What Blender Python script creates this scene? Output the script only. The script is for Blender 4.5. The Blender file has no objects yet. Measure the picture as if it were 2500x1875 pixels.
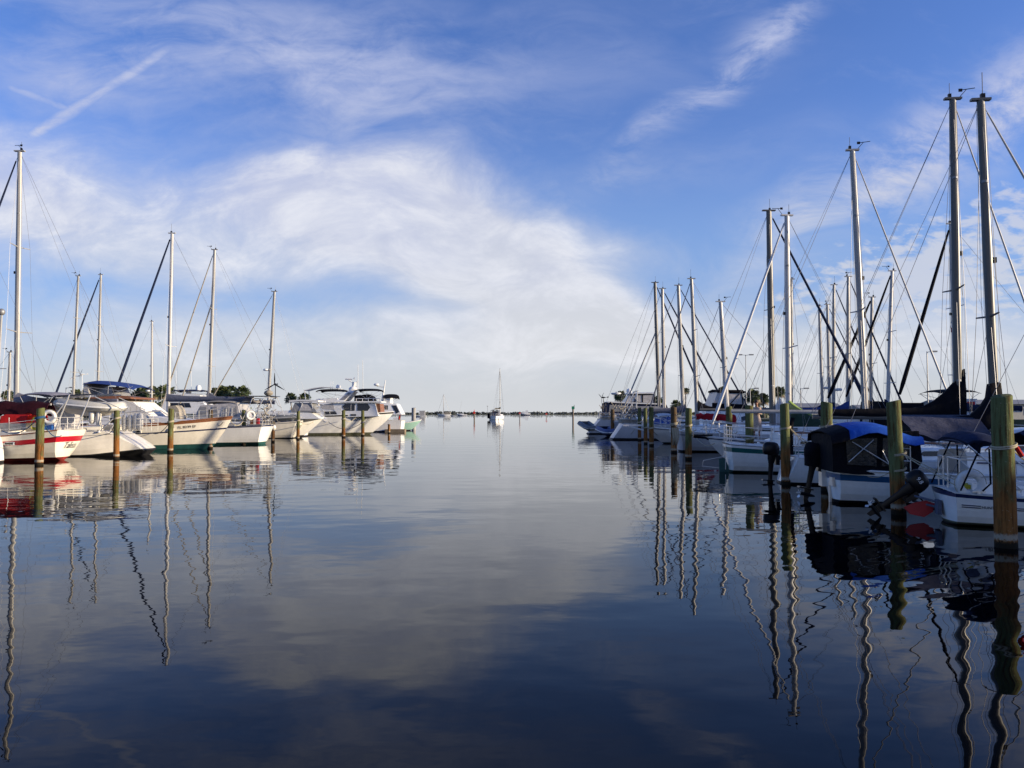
import bpy, math, random
from mathutils import Vector, Matrix, noise as mnoise
from math import radians as R, sin, cos, pi, atan2, sqrt
rnd = random.Random(7)
S = bpy.context.scene
COL = S.collection
# ------------------------------------------------------------------ camera
H = 2.3
FPX = 1950.0
TH = math.atan(71.5 / FPX)
cam = bpy.data.cameras.new('camera')
cam.sensor_width = 36.0
cam.lens = 36.0 * FPX / 2500.0
cam.clip_start = 0.1
cam.clip_end = 20000
camo = bpy.data.objects.new('camera', cam)
camo.location = (0, 0, H)
camo.rotation_euler = (pi / 2 + TH, 0, 0)
COL.objects.link(camo)
S.camera = camo
# ------------------------------------------------------------------ sun and exposure
SUN_AZ = R(100)      # clockwise from the view direction (+Y): low on the right, a little behind
SUN_EL = R(12)
sund = bpy.data.lights.new('sun', 'SUN')
sund.energy = 5.0
sund.angle = R(0.5)
sund.color = (1.0, 0.83, 0.60)
suno = bpy.data.objects.new('sun', sund)
to_sun = Vector((sin(SUN_AZ) * cos(SUN_EL), cos(SUN_AZ) * cos(SUN_EL), sin(SUN_EL)))
suno.rotation_euler = to_sun.to_track_quat('Z', 'Y').to_euler()
suno.location = to_sun * 400
COL.objects.link(suno)
S.view_settings.view_transform = 'Standard'
S.view_settings.look = 'None'
S.view_settings.gamma = 1
S.view_settings.exposure = 0.7
S.cycles.use_denoising = True
S.cycles.max_bounces = 8

# ------------------------------------------------------------------ node helpers
class NT:
    def __init__(s, tree):
        s.t = tree
    def n(s, kind, **kw):
        nd = s.t.nodes.new(kind)
        for k, v in kw.items():
            setattr(nd, k, v)
        return nd
    def put(s, sock, v):
        if isinstance(v, bpy.types.NodeSocket):
            s.t.links.new(v, sock)
        elif isinstance(v, (int, float)) and sock.type in ('RGBA',):
            sock.default_value = (v, v, v, 1)
        elif isinstance(v, (tuple, list)) and sock.type == 'RGBA' and len(v) == 3:
            sock.default_value = (*v, 1)
        else:
            sock.default_value = v
    def m(s, op, a, b=0.0, c=0.0, clamp=False):
        nd = s.n('ShaderNodeMath', operation=op, use_clamp=clamp)
        s.put(nd.inputs[0], a); s.put(nd.inputs[1], b)
        if len(nd.inputs) > 2: s.put(nd.inputs[2], c)
        return nd.outputs[0]
    def vm(s, op, a, b=(0, 0, 0)):
        nd = s.n('ShaderNodeVectorMath', operation=op)
        s.put(nd.inputs[0], a); s.put(nd.inputs[1], b)
        return nd.outputs['Value'] if op in ('LENGTH', 'DOT_PRODUCT', 'DISTANCE') else nd.outputs[0]
    def noise(s, vec, scale, detail=3, rough=.5, dist=0.0):
        nd = s.n('ShaderNodeTexNoise')
        s.put(nd.inputs['Vector'], vec)
        nd.inputs['Scale'].default_value = scale
        nd.inputs['Detail'].default_value = detail
        nd.inputs['Roughness'].default_value = rough
        nd.inputs['Distortion'].default_value = dist
        return nd.outputs[0]
    def mapping(s, vec, loc=(0, 0, 0), rot=(0, 0, 0), scale=(1, 1, 1), kind='POINT'):
        nd = s.n('ShaderNodeMapping', vector_type=kind)
        s.put(nd.inputs['Vector'], vec)
        nd.inputs['Location'].default_value = loc
        nd.inputs['Rotation'].default_value = rot
        nd.inputs['Scale'].default_value = scale
        return nd.outputs[0]
    def ss(s, v, lo, hi, a=0.0, b=1.0):
        nd = s.n('ShaderNodeMapRange', interpolation_type='SMOOTHSTEP')
        s.put(nd.inputs[0], v)
        for i, q in enumerate((lo, hi, a, b)):
            nd.inputs[1 + i].default_value = q
        return nd.outputs[0]
    def mix(s, f, a, b, kind='MIX'):
        nd = s.n('ShaderNodeMix', data_type='RGBA', blend_type=kind)
        s.put(nd.inputs[0], f); s.put(nd.inputs[6], a); s.put(nd.inputs[7], b)
        return nd.outputs[2]
    def sep(s, v):
        nd = s.n('ShaderNodeSeparateXYZ'); s.put(nd.inputs[0], v)
        return nd.outputs
    def comb(s, x, y, z=0.0):
        nd = s.n('ShaderNodeCombineXYZ')
        s.put(nd.inputs[0], x); s.put(nd.inputs[1], y); s.put(nd.inputs[2], z)
        return nd.outputs[0]

# ------------------------------------------------------------------ sky
def build_sky():
    w = bpy.data.worlds.new('World'); S.world = w; w.use_nodes = True
    t = w.node_tree; t.nodes.clear(); N = NT(t)
    out = N.n('ShaderNodeOutputWorld'); bg = N.n('ShaderNodeBackground')
    bg.inputs[1].default_value = 0.0616
    t.links.new(bg.outputs[0], out.inputs[0])
    sky = N.n('ShaderNodeTexSky', sky_type='NISHITA')
    sky.sun_disc = False
    sky.sun_elevation = SUN_EL
    sky.sun_rotation = SUN_AZ
    sky.air_density = 1.0; sky.dust_density = 0.6; sky.ozone_density = 3.0
    d = N.n('ShaderNodeTexCoord').outputs['Generated']
    X, Y, Z = N.sep(d)
    ay = N.m('MAXIMUM', N.m('ABSOLUTE', Y), 0.12)
    U = N.m('DIVIDE', X, ay); V = N.m('DIVIDE', Z, ay)
    P = N.comb(U, V)
    # directions are given as (right, up) tangents of the view towards the far shore
    def uv(px, py): return ((px - 1250) / FPX, (1009 - py) / FPX)
    warp = N.n('ShaderNodeTexNoise'); N.put(warp.inputs['Vector'], P)
    warp.inputs['Scale'].default_value = 3.2; warp.inputs['Detail'].default_value = 2.5
    wv = N.vm('MULTIPLY', N.vm('SUBTRACT', warp.outputs['Color'], (.5, .5, .5)), (.22, .13, 0))
    PW = N.vm('ADD', P, wv)
    def blob(px, py, rx, ry, rot=0, wgt=1.0, vec=PW, k=1.0):
        u, v = uv(px, py)
        q = N.mapping(vec, (u, v, 0), (0, 0, R(rot)), (rx / FPX, ry / FPX, 1), 'TEXTURE')
        l = N.vm('LENGTH', q)
        e = N.m('EXPONENT', N.m('MULTIPLY', N.m('MULTIPLY', l, l), -k))
        return N.m('MULTIPLY', e, wgt)
    def tot(lst):
        a = lst[0]
        for b in lst[1:]: a = N.m('ADD', a, b)
        return a
    fine = N.noise(N.mapping(PW, scale=(1.0, 2.2, 1), rot=(0, 0, R(-14))), 7.0, 8, .62, .4)
    wisp = N.noise(N.mapping(PW, scale=(1.0, 2.0, 1), rot=(0, 0, R(-28))), 17.0, 8, .68, .5)
    big = N.noise(N.mapping(P, rot=(0, 0, R(-20)), scale=(1, 2.4, 1)), 2.6, 4, .5, .3)
    fib = N.noise(N.mapping(PW, rot=(0, 0, R(40)), scale=(1.3, 3.2, 1)), 6.0, 8, .62, .3)
    fib2 = N.noise(N.mapping(PW, rot=(0, 0, R(-32)), scale=(1.0, 3.6, 1)), 3.6, 6, .55, .25)
    # the broad bank, from upper left down to the middle of the view
    bank = tot([blob(-40, 470, 330, 150, -14, .85), blob(420, 545, 440, 140, -6, .66), blob(940, 535, 350, 130, -14, .85),
                blob(1160, 615, 350, 150, -30, 1.0), blob(1390, 690, 260, 120, -28, .62), blob(1000, 360, 420, 110, 10, .22), blob(200, 380, 300, 90, 0, .2), blob(700, 650, 380, 70, 0, .15),
                blob(350, 830, 700, 85, 4, .42), blob(1250, 850, 760, 110, 0, .70), blob(2200, 850, 700, 110, 0, .72), blob(300, 700, 500, 120, 0, .30),
                blob(1800, 640, 330, 60, 12, .38), blob(1500, 590, 150, 40, -5, .18), blob(640, 420, 160, 90, -10, .35),
                blob(700, 715, 340, 42, -3, -.40), blob(560, 370, 120, 70, 0, -.40), blob(1620, 680, 150, 45, 0, -.35), blob(1500, 840, 300, 40, 0, -.12), blob(250, 690, 150, 30, 0, -.25)])
    bk = N.m('ADD', bank, N.m('ADD', N.m('MULTIPLY', N.m('SUBTRACT', fine, .5), 1.0), N.m('MULTIPLY', N.m('SUBTRACT', wisp, .5), .38)))
    bk = N.m('ADD', bk, N.m('MULTIPLY', N.m('SUBTRACT', big, .5), .55))
    dens = N.ss(bk, -.04, 1.20)
    # thin high streaks
    cir = tot([blob(520, 110, 620, 130, -12, .55), blob(900, 250, 330, 160, -30, .42), blob(250, 170, 240, 90, 30, .35),
               blob(1250, 110, 500, 120, 0, .30), blob(450, 200, 800, 260, 0, .42), blob(60, 130, 200, 60, -20, .4), blob(1750, 400, 420, 60, 10, .25)])
    ci = N.m('MULTIPLY', cir, N.ss(N.m('ADD', N.m('MULTIPLY', fib2, .72), N.m('MULTIPLY', wisp, .28)), .32, .70))
    cir2 = tot([blob(1745, 175, 300, 46, 46, 1.1), blob(1830, 60, 120, 70, 40, .4), blob(2240, 385, 420, 85, 31, 1.45),
                blob(2480, 240, 220, 90, 30, 1.0), blob(2050, 520, 170, 40, 35, .5), blob(1600, 430, 260, 30, 12, .3)])
    ci2 = N.m('MULTIPLY', cir2, N.ss(N.m('ADD', N.m('MULTIPLY', fib, .6), N.m('MULTIPLY', wisp, .4)), .34, .66))
    dens = N.m('MAXIMUM', dens, N.m('MULTIPLY', ci, .95))
    dens = N.m('MAXIMUM', dens, N.m('MULTIPLY', ci2, .80))
    # small puffs low on the right
    vor = N.noise(N.mapping(P, rot=(0, 0, R(12)), scale=(1, 2.3, 1)), 34, 4, .55, .3)
    pf = tot([blob(2330, 640, 260, 110, 14, 1.0), blob(2480, 520, 160, 80, 0, .75), blob(2150, 720, 230, 70, 12, .75),
              blob(2400, 760, 300, 70, 0, .7), blob(2500, 450, 90, 30, 0, .5), blob(1950, 740, 170, 50, 0, .45)])
    puff = N.ss(N.m('ADD', N.m('MULTIPLY', pf, .22), vor), .56, .80)
    puff = N.m('MULTIPLY', puff, N.ss(pf, .05, .4))
    dens = N.m('MAXIMUM', dens, N.m('MULTIPLY', puff, .86))
    # condensation trails
    def trail(a, b, wd, amp):
        (u0, v0), (u1, v1) = uv(*a), uv(*b)
        L = math.hypot(u1 - u0, v1 - v0)
        q = N.mapping(N.vm('ADD', P, N.vm('MULTIPLY', wv, (.12, .12, 0))), ((u0 + u1) / 2, (v0 + v1) / 2, 0), (0, 0, atan2(v1 - v0, u1 - u0)), (L / 2, wd / FPX, 1), 'TEXTURE')
        x, y, _ = N.sep(q)
        al = N.m('MULTIPLY', N.ss(N.m('ABSOLUTE', x), .45, 1.0, 1, 0), 1.35, clamp=True)
        ac = N.m('EXPONENT', N.m('MULTIPLY', N.m('MULTIPLY', y, y), -1.0))
        return N.m('MULTIPLY', N.m('MULTIPLY', al, ac), N.m('MULTIPLY', N.m('ADD', .45, N.m('MULTIPLY', N.ss(wisp, .3, .7), .6)), amp))
    dens = N.m('MAXIMUM', dens, trail((0, 365), (450, 76), 16, 1.1))
    dens = N.m('MAXIMUM', dens, trail((-30, 190), (200, 275), 11, .7))
    dens = N.m('MULTIPLY', dens, N.ss(Z, -.02, .01))
    # base blue, greyer towards the horizon
    base = N.mix(1.0, sky.outputs[0], SKY_TINT, 'MULTIPLY')
    el = N.m('MAXIMUM', V, 0.0)
    low = N.m('EXPONENT', N.m('MULTIPLY', N.m('POWER', el, 1.4), -15.0))
    base = N.mix(N.m('MULTIPLY', low, 1.0), base, (6.6, 6.75, 6.95))
    mid = N.m('EXPONENT', N.m('MULTIPLY', N.m('POWER', N.m('DIVIDE', N.m('SUBTRACT', el, .17), .10), 2.0), -1.0))
    base = N.mix(N.m('MULTIPLY', mid, .45), base, (1.9, 3.8, 7.4))
    tone = N.ss(N.m('ADD', N.m('MULTIPLY', V, 1.4), N.m('MULTIPLY', N.m('SUBTRACT', big, .5), .5)), .05, .62)
    cc = N.mix(tone, (7.1, 7.2, 7.45), (5.2, 5.7, 7.9))
    cc = N.mix(N.m('MULTIPLY', N.ss(N.m('ADD', N.m('MULTIPLY', fine, .72), N.m('MULTIPLY', wisp, .28)), .38, .68), N.ss(bk, .35, 1.0)), cc, (8.7, 8.75, 9.2))
    col = N.mix(N.m('MULTIPLY', dens, .90), base, cc)
    t.links.new(col, bg.inputs[0])
SKY_TINT = (1.25, 1.45, 2.25)
build_sky()

# ------------------------------------------------------------------ materials
MATS = {}
def mat(name, col, rough=.5, metal=0.0, var=.12, scale=6.0, coat=0.0, bump=0.0, streak=False, spec=None, col2=None):
    if name in MATS: return MATS[name]
    m = bpy.data.materials.new(name); m.use_nodes = True
    t = m.node_tree; N = NT(t); b = t.nodes['Principled BSDF']
    tc = N.n('ShaderNodeTexCoord').outputs['Object']
    v = N.mapping(tc, scale=(1, 1, .22) if streak else (1, 1, 1))
    nz = N.noise(v, scale, 5, .6)
    nz2 = N.noise(tc, scale * 7, 3, .5)
    f = N.ss(N.m('ADD', N.m('MULTIPLY', nz, .7), N.m('MULTIPLY', nz2, .3)), .32, .68)
    dark = tuple(c * (1 - var) for c in col) if col2 is None else col2
    lite = tuple(min(1, c * (1 + var * .5)) for c in col)
    N.put(b.inputs['Base Color'], N.mix(f, dark, lite))
    b.inputs['Roughness'].default_value = rough
    b.inputs['Metallic'].default_value = metal
    if coat: b.inputs['Coat Weight'].default_value = coat
    if spec is None and ('canvas' in name or 'tarpaulin' in name or 'rope' in name): spec = .12
    if spec is not None: b.inputs['Specular IOR Level'].default_value = spec
    if bump:
        bp = N.n('ShaderNodeBump'); bp.inputs['Strength'].default_value = .6; bp.inputs['Distance'].default_value = bump
        N.put(bp.inputs['Height'], nz); t.links.new(bp.outputs[0], b.inputs['Normal'])
    MATS[name] = m
    return m
WHITE = mat('gelcoat_white', (.84, .83, .79), .22, var=.10, scale=1.6, coat=.3, streak=True)
CREAM = mat('gelcoat_cream', (.77, .72, .61), .25, var=.10, scale=1.6, coat=.3, streak=True)
GREYHULL = mat('gelcoat_grey', (.42, .43, .45), .3, var=.12, scale=1.6, streak=True)
DECK = mat('deck_paint', (.60, .59, .55), .55, var=.15, scale=3)
TRIM = mat('white_trim', (.70, .70, .68), .35, var=.08)
RED = mat('red_stripe_paint', (.42, .012, .025), .3, var=.12)
BOTRED = mat('red_antifouling', (.22, .02, .015), .7, var=.3)
NAVY = mat('navy_paint', (.012, .022, .075), .3, var=.15)
BLUEST = mat('blue_stripe_paint', (.02, .09, .20), .3, var=.15)
GREENST = mat('green_stripe_paint', (.015, .11, .10), .3, var=.15)
TEAL = mat('teal_antifouling', (.012, .075, .07), .6, var=.3)
TEALHULL = mat('mint_gelcoat', (.34, .56, .48), .3, var=.1)
BLACKB = mat('black_antifouling', (.012, .012, .014), .6, var=.3)
SLIME = mat('algae_bottom', (.09, .09, .05), .75, var=.5, scale=5)
TEAK = mat('teak', (.22, .085, .035), .5, var=.3, scale=9)
ALU = mat('mast_aluminium', (.34, .33, .31), .42, metal=.12, var=.2, scale=2, streak=True)
ALUD = mat('mast_dark_anodised', (.105, .10, .09), .4, metal=.12, var=.12, scale=2, streak=True)
WHITEMAST = mat('mast_white_paint', (.48, .47, .45), .35, var=.10, scale=2)
STEEL = mat('stainless_steel', (.60, .59, .56), .3, metal=.35, var=.08)
WIRE = mat('rigging_wire', (.16, .16, .17), .45, metal=.4, var=.1)
ROPE = mat('rope', (.42, .37, .26), .9, var=.25, scale=30)
ROPEB = mat('rope_blue', (.03, .09, .19), .9, var=.25, scale=30)
ROPEY = mat('rope_yellow', (.45, .40, .05), .9, var=.25, scale=30)
GLASS = mat('dark_window', (.012, .014, .018), .08, var=.2)
VINYL = mat('clear_vinyl', (.22, .22, .22), .22, var=.3, scale=5, bump=.02)
VINYLW = mat('pale_vinyl', (.42, .40, .38), .3, var=.25, scale=5, bump=.02)
BLACKP = mat('black_plastic', (.006, .006, .008), .35, var=.2, spec=.25)
CANVBLACK = mat('black_canvas', (.006, .006, .009), .85, var=.3, scale=6, bump=.03)
CANVNAVY = mat('navy_canvas', (.014, .022, .055), .85, var=.3, scale=5, bump=.03)
CANVBLUE = mat('blue_canvas', (.012, .075, .38), .8, var=.2, scale=5, bump=.03)
CANVMID = mat('marine_blue_canvas', (.03, .06, .20), .8, var=.2, scale=5, bump=.03)
CANVRED = mat('red_canvas', (.30, .012, .02), .85, var=.35, scale=6, bump=.04)
CANVMAR = mat('maroon_canvas', (.026, .004, .008), .85, var=.3, scale=5, bump=.04)
CANVBRIGHT = mat('bright_red_canvas', (.38, .014, .014), .8, var=.2, scale=5, bump=.03)
CANVGREEN = mat('green_canvas', (.022, .045, .030), .85, var=.3, scale=5, bump=.03)
CANVSUNLIT = mat('sunlit_green_canvas', (.24, .34, .10), .85, var=.2, scale=6, bump=.03)  # green canvas with sunlight put into its colour
CANVGREY = mat('grey_tarpaulin', (.058, .060, .085), .6, var=.25, scale=4, bump=.06)
CANVTAN = mat('tan_canvas', (.30, .27, .22), .85, var=.2, scale=6, bump=.03)
CANVWHITE = mat('white_canvas', (.70, .67, .60), .8, var=.1, scale=4, bump=.02)
CANVPALE = mat('pale_grey_canvas', (.20, .20, .24), .8, var=.2, scale=5, bump=.03)
CANVSLATE = mat('slate_canvas', (.10, .11, .15), .85, var=.2, scale=6, bump=.03)
SAILW = mat('white_sailcloth', (.62, .62, .62), .8, var=.12, scale=7, bump=.02)
RUBBERG = mat('grey_hypalon', (.14, .15, .16), .6, var=.2)
RUBBERW = mat('pale_hypalon', (.50, .49, .44), .55, var=.12)
RUBBERB = mat('blue_hypalon', (.06, .09, .22), .6, var=.2)
FENDER = mat('fender_vinyl', (.66, .63, .55), .4, var=.12)
RINGW = mat('life_ring_foam', (.62, .62, .60), .6, var=.1)
JUGB = mat('blue_jug_plastic', (.015, .09, .30), .4, var=.15)
REDP = mat('red_paint', (.40, .015, .02), .5, var=.2)
SIGNRED = mat('marker_red', (.75, .04, .02), .5, var=.08)
SIGNGREEN = mat('marker_green', (.01, .20, .10), .5, var=.08)
CONCRETE = mat('concrete', (.30, .29, .27), .85, var=.2, scale=3, bump=.02)
DOCKWOOD = mat('dock_planks', (.22, .17, .11), .85, var=.35, scale=5, bump=.02)
SKIN = mat('skin', (.30, .15, .09), .6, var=.1)
CLOTH = mat('patterned_cloth', (.50, .38, .30), .85, var=.6, scale=40)
HAIR = mat('brown_hair', (.035, .02, .012), .7, var=.3)
ROOFG = mat('roof_grey', (.20, .21, .22), .7, var=.15, scale=2)
WALLG = mat('wall_pale', (.42, .40, .36), .8, var=.12, scale=2)
GALV = mat('galvanised_pole', (.24, .245, .25), .5, metal=.4, var=.1)
SOLAR = mat('solar_panel', (.010, .014, .035), .15, var=.2)
PAINTB = mat('lettering_dark', (.015, .015, .02), .4, var=.05)
PAINTG = mat('lettering_grey', (.10, .10, .10), .4, var=.05)
PAINTW = mat('lettering_white', (.7, .7, .7), .4, var=.05)

def piling_material(name, top, midc, seed, lo, hi):
    m = bpy.data.materials.new(name); m.use_nodes = True
    t = m.node_tree; N = NT(t); b = t.nodes['Principled BSDF']
    tc = N.n('ShaderNodeTexCoord').outputs['Object']
    rv = N.n('ShaderNodeObjectInfo').outputs['Random']
    x, y, z = N.sep(tc)
    tcs = N.vm('ADD', tc, N.comb(N.m('MULTIPLY', rv, 37.0), N.m('MULTIPLY', rv, 91.0), N.m('MULTIPLY', rv, 13.0)))
    grain = N.noise(N.mapping(tcs, scale=(9, 9, .7)), 2.2, 6, .65)
    blot = N.noise(N.mapping(tcs, scale=(2, 2, 1)), 1.6, 5, .6)
    speck = N.noise(tcs, 28, 3, .6)
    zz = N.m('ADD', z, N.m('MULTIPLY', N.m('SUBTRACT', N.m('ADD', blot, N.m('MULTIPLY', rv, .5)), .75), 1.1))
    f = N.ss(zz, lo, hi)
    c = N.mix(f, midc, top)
    c = N.mix(N.ss(blot, .52, .72), c, tuple(q * .62 for q in top))
    c = N.mix(N.m('MULTIPLY', N.ss(grain, .42, .66), .85), c, tuple(q * .25 for q in midc))
    c = N.mix(N.m('MULTIPLY', N.ss(speck, .62, .75), .5), c, (.36, .34, .24))
    zr = N.m('ADD', z, N.m('MULTIPLY', N.m('SUBTRACT', speck, .5), .12))
    ring = N.m('MULTIPLY', N.ss(zr, .12, .17), N.ss(zr, .20, .27, 1, 0))
    c = N.mix(N.m('MULTIPLY', ring, .8), c, (.36, .33, .25))
    c = N.mix(N.ss(zr, .08, .15, 1, 0), c, (.018, .015, .010))
    N.put(b.inputs['Base Color'], c)
    b.inputs['Roughness'].default_value = .9; b.inputs['Specular IOR Level'].default_value = .12
    bp = N.n('ShaderNodeBump'); bp.inputs['Strength'].default_value = 1.0; bp.inputs['Distance'].default_value = .02
    N.put(bp.inputs['Height'], N.m('ADD', grain, N.m('MULTIPLY', speck, .4))); t.links.new(bp.outputs[0], b.inputs['Normal'])
    return m
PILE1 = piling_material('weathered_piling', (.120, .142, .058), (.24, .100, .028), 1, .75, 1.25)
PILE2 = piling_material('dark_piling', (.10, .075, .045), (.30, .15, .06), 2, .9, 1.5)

def leaf_material(name, a, b_):
    m = bpy.data.materials.new(name); m.use_nodes = True
    t = m.node_tree; N = NT(t); b = t.nodes['Principled BSDF']
    tc = N.n('ShaderNodeTexCoord').outputs['Object']
    nz = N.noise(tc, 1.4, 4, .6)
    g = N.n('ShaderNodeNewGeometry').outputs['Random Per Island']
    N.put(b.inputs['Base Color'], N.mix(N.ss(N.m('ADD', N.m('MULTIPLY', nz, .6), N.m('MULTIPLY', g, .4)), .25, .75), a, b_))
    b.inputs['Roughness'].default_value = .6
    MATS[name] = m
    return m
PALMLEAF = leaf_material('palm_leaf', (.020, .036, .014), (.085, .11, .035))
DEADLEAF = leaf_material('dead_palm_leaf', (.10, .07, .03), (.20, .15, .08))
BUSH = leaf_material('broad_leaf', (.018, .035, .012), (.07, .10, .03))
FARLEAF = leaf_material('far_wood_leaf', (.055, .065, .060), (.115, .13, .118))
BARK = mat('palm_bark', (.16, .13, .10), .9, var=.35, scale=8)
# ------------------------------------------------------------------ mesh builder
def ray(px, py):
    xc = (px - 1250) / FPX; yc = (937.5 - py) / FPX
    return Vector((xc, cos(TH) - yc * sin(TH), sin(TH) + yc * cos(TH)))
def at(px, py, D):
    r = ray(px, py); s = D / r.y
    return Vector((r.x * s, D, H + r.z * s))
def XD(px, D):       # world x of a direction at depth D, near the horizon
    return (px - 1250) / FPX * D

class MB:
    def __init__(s): s.v = []; s.f = []; s.m = []
    def add(s, vs, fs, m=0):
        o = len(s.v); s.v += [Vector(q) for q in vs]
        for f in fs: s.f.append(tuple(i + o for i in f)); s.m.append(m)
        return s
    def box(s, c, d, m=0, rz=0.0, taper=1.0):
        x, y, z = d[0] / 2, d[1] / 2, d[2] / 2
        vs = []
        for sz in (-1, 1):
            k = taper if sz > 0 else 1
            for sx, sy in ((-1, -1), (1, -1), (1, 1), (-1, 1)):
                a, b = sx * x * k, sy * y * k
                vs.append((c[0] + a * cos(rz) - b * sin(rz), c[1] + a * sin(rz) + b * cos(rz), c[2] + sz * z))
        return s.add(vs, [(3, 2, 1, 0), (4, 5, 6, 7), (0, 1, 5, 4), (1, 2, 6, 5), (2, 3, 7, 6), (3, 0, 4, 7)], m)
    def loft(s, rings, m=0, cap=True, close=True):
        n = len(rings[0]); vs = [p for r in rings for p in r]; fs = []
        for i in range(len(rings) - 1):
            for j in range(n if close else n - 1):
                k = (j + 1) % n
                fs.append((i * n + j, i * n + k, (i + 1) * n + k, (i + 1) * n + j))
        if cap:
            fs.append(tuple(reversed(range(n)))); fs.append(tuple((len(rings) - 1) * n + j for j in range(n)))
        return s.add(vs, fs, m)
    def tube(s, pts, r, n=6, m=0, cap=True, flat=1.0, loop=False):
        pts = [Vector(p) for p in pts]; N_ = len(pts); rings = []
        prev = None
        for i, p in enumerate(pts):
            if loop: d = pts[(i + 1) % N_] - pts[i - 1]
            else: d = pts[min(i + 1, N_ - 1)] - pts[max(i - 1, 0)]
            d.normalize()
            if prev is None:
                a = d.cross(Vector((0, 0, 1)))
                if a.length < 1e-3: a = d.cross(Vector((0, 1, 0)))
            else:
                a = prev - d * prev.dot(d)
            a.normalize(); prev = a.copy(); b = d.cross(a)
            rr = r[i] if isinstance(r, (list, tuple)) else r
            rings.append([p + a * rr * cos(2 * pi * k / n) + b * rr * flat * sin(2 * pi * k / n) for k in range(n)])
        if loop: rings.append(rings[0]); cap = False
        return s.loft(rings, m, cap)
    def lathe(s, prof, c=(0, 0, 0), n=16, m=0):
        rings = [[(c[0] + r * cos(2 * pi * k / n), c[1] + r * sin(2 * pi * k / n), c[2] + z) for k in range(n)] for r, z in prof]
        return s.loft(rings, m)
    def ell(s, c, r, n=10, k=6, m=0):
        rings = []
        for i in range(k + 1):
            a = -pi / 2 + pi * i / k; q = max(cos(a), .02)
            rings.append([(c[0] + r[0] * q * cos(2 * pi * j / n), c[1] + r[1] * q * sin(2 * pi * j / n), c[2] + r[2] * sin(a)) for j in range(n)])
        return s.loft(rings, m)
    def plate(s, pts, th, m=0, nrm=None):
        pts = [Vector(p) for p in pts]
        if nrm is None:
            nrm = (pts[1] - pts[0]).cross(pts[2] - pts[0]).normalized()
        nrm = Vector(nrm); n = len(pts)
        vs = [p - nrm * th / 2 for p in pts] + [p + nrm * th / 2 for p in pts]
        fs = [tuple(reversed(range(n))), tuple(range(n, 2 * n))] + [(i, (i + 1) % n, n + (i + 1) % n, n + i) for i in range(n)]
        return s.add(vs, fs, m)
    def grid(s, rows, th=.012, m=0):          # a cloth-like sheet with thickness
        n = len(rows[0]); k = len(rows)
        def nr(i, j):
            a = Vector(rows[min(i + 1, k - 1)][j]) - Vector(rows[max(i - 1, 0)][j])
            b = Vector(rows[i][min(j + 1, n - 1)]) - Vector(rows[i][max(j - 1, 0)])
            c = a.cross(b)
            return c.normalized() if c.length > 1e-9 else Vector((0, 0, 1))
        top = [[Vector(rows[i][j]) + nr(i, j) * th / 2 for j in range(n)] for i in range(k)]
        bot = [[Vector(rows[i][j]) - nr(i, j) * th / 2 for j in range(n)] for i in range(k)]
        vs = [p for r in top for p in r] + [p for r in bot for p in r]; o = n * k; fs = []
        for i in range(k - 1):
            for j in range(n - 1):
                a, b, c, d = i * n + j, i * n + j + 1, (i + 1) * n + j + 1, (i + 1) * n + j
                fs.append((a, d, c, b)); fs.append((o + a, o + b, o + c, o + d))
        edge = [i * n for i in range(k)] + [(k - 1) * n + j for j in range(1, n)] + [i * n + n - 1 for i in range(k - 2, -1, -1)] + [j for j in range(n - 2, 0, -1)]
        for a, b in zip(edge, edge[1:] + edge[:1]): fs.append((a, b, o + b, o + a))
        return s.add(vs, fs, m)
    def tf(s, M):
        s.v = [M @ q for q in s.v]; return s
    def build(s, name, mats, parent=None, smooth=35, loc=None):
        me = bpy.data.meshes.new(name)
        me.from_pydata([tuple(q) for q in s.v], [], s.f)
        for m in (mats if isinstance(mats, (list, tuple)) else [mats]): me.materials.append(m)
        me.polygons.foreach_set('material_index', s.m)
        me.validate(); me.update()
        if smooth:
            me.polygons.foreach_set('use_smooth', [True] * len(me.polygons))
            me.set_sharp_from_angle(angle=R(smooth))
        o = bpy.data.objects.new(name, me); COL.objects.link(o)
        if parent: o.parent = parent
        if loc is not None: o.location = loc
        return o
def tag(o, label=None, cat=None, group=None, kind=None):
    if label: o['label'] = label
    if cat: o['category'] = cat
    if group: o['group'] = group
    if kind: o['kind'] = kind
    return o
def empty(name, loc, rz=0.0, label=None, cat=None, group=None):
    o = bpy.data.objects.new(name, None); o.location = loc; o.rotation_euler = (0, 0, rz)
    o.empty_display_size = .3
    COL.objects.link(o)
    return tag(o, label, cat, group)
def copy_tree(o, loc, rz=0, sc=1, label=None):
    def cp(q, par):
        c = q.copy(); COL.objects.link(c)
        if par: c.parent = par
        for ch in q.children: cp(ch, c)
        return c
    c = cp(o, None); c.location = loc; c.rotation_euler = (0, 0, rz); c.scale = (sc,) * 3 if not isinstance(sc, tuple) else sc
    if label: c['label'] = label
    return c
def lettering(txt, size, m, parent, M, shear=0.0, ext=.002, name='lettering', bold=0.0):
    cu = bpy.data.curves.new('lettering_curve', 'FONT'); cu.body = txt; cu.size = size; cu.shear = shear
    cu.extrude = ext; cu.align_x = 'CENTER'; cu.align_y = 'CENTER'; cu.offset = bold; cu.resolution_u = 3
    t = bpy.data.objects.new('lettering_tmp', cu); COL.objects.link(t)
    dg = bpy.context.evaluated_depsgraph_get(); dg.update()
    me = bpy.data.meshes.new_from_object(t.evaluated_get(dg))
    bpy.data.objects.remove(t); bpy.data.curves.remove(cu)
    me.transform(M); me.materials.clear(); me.materials.append(m)
    o = bpy.data.objects.new(name, me); COL.objects.link(o); o.parent = parent
    return o

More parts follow.
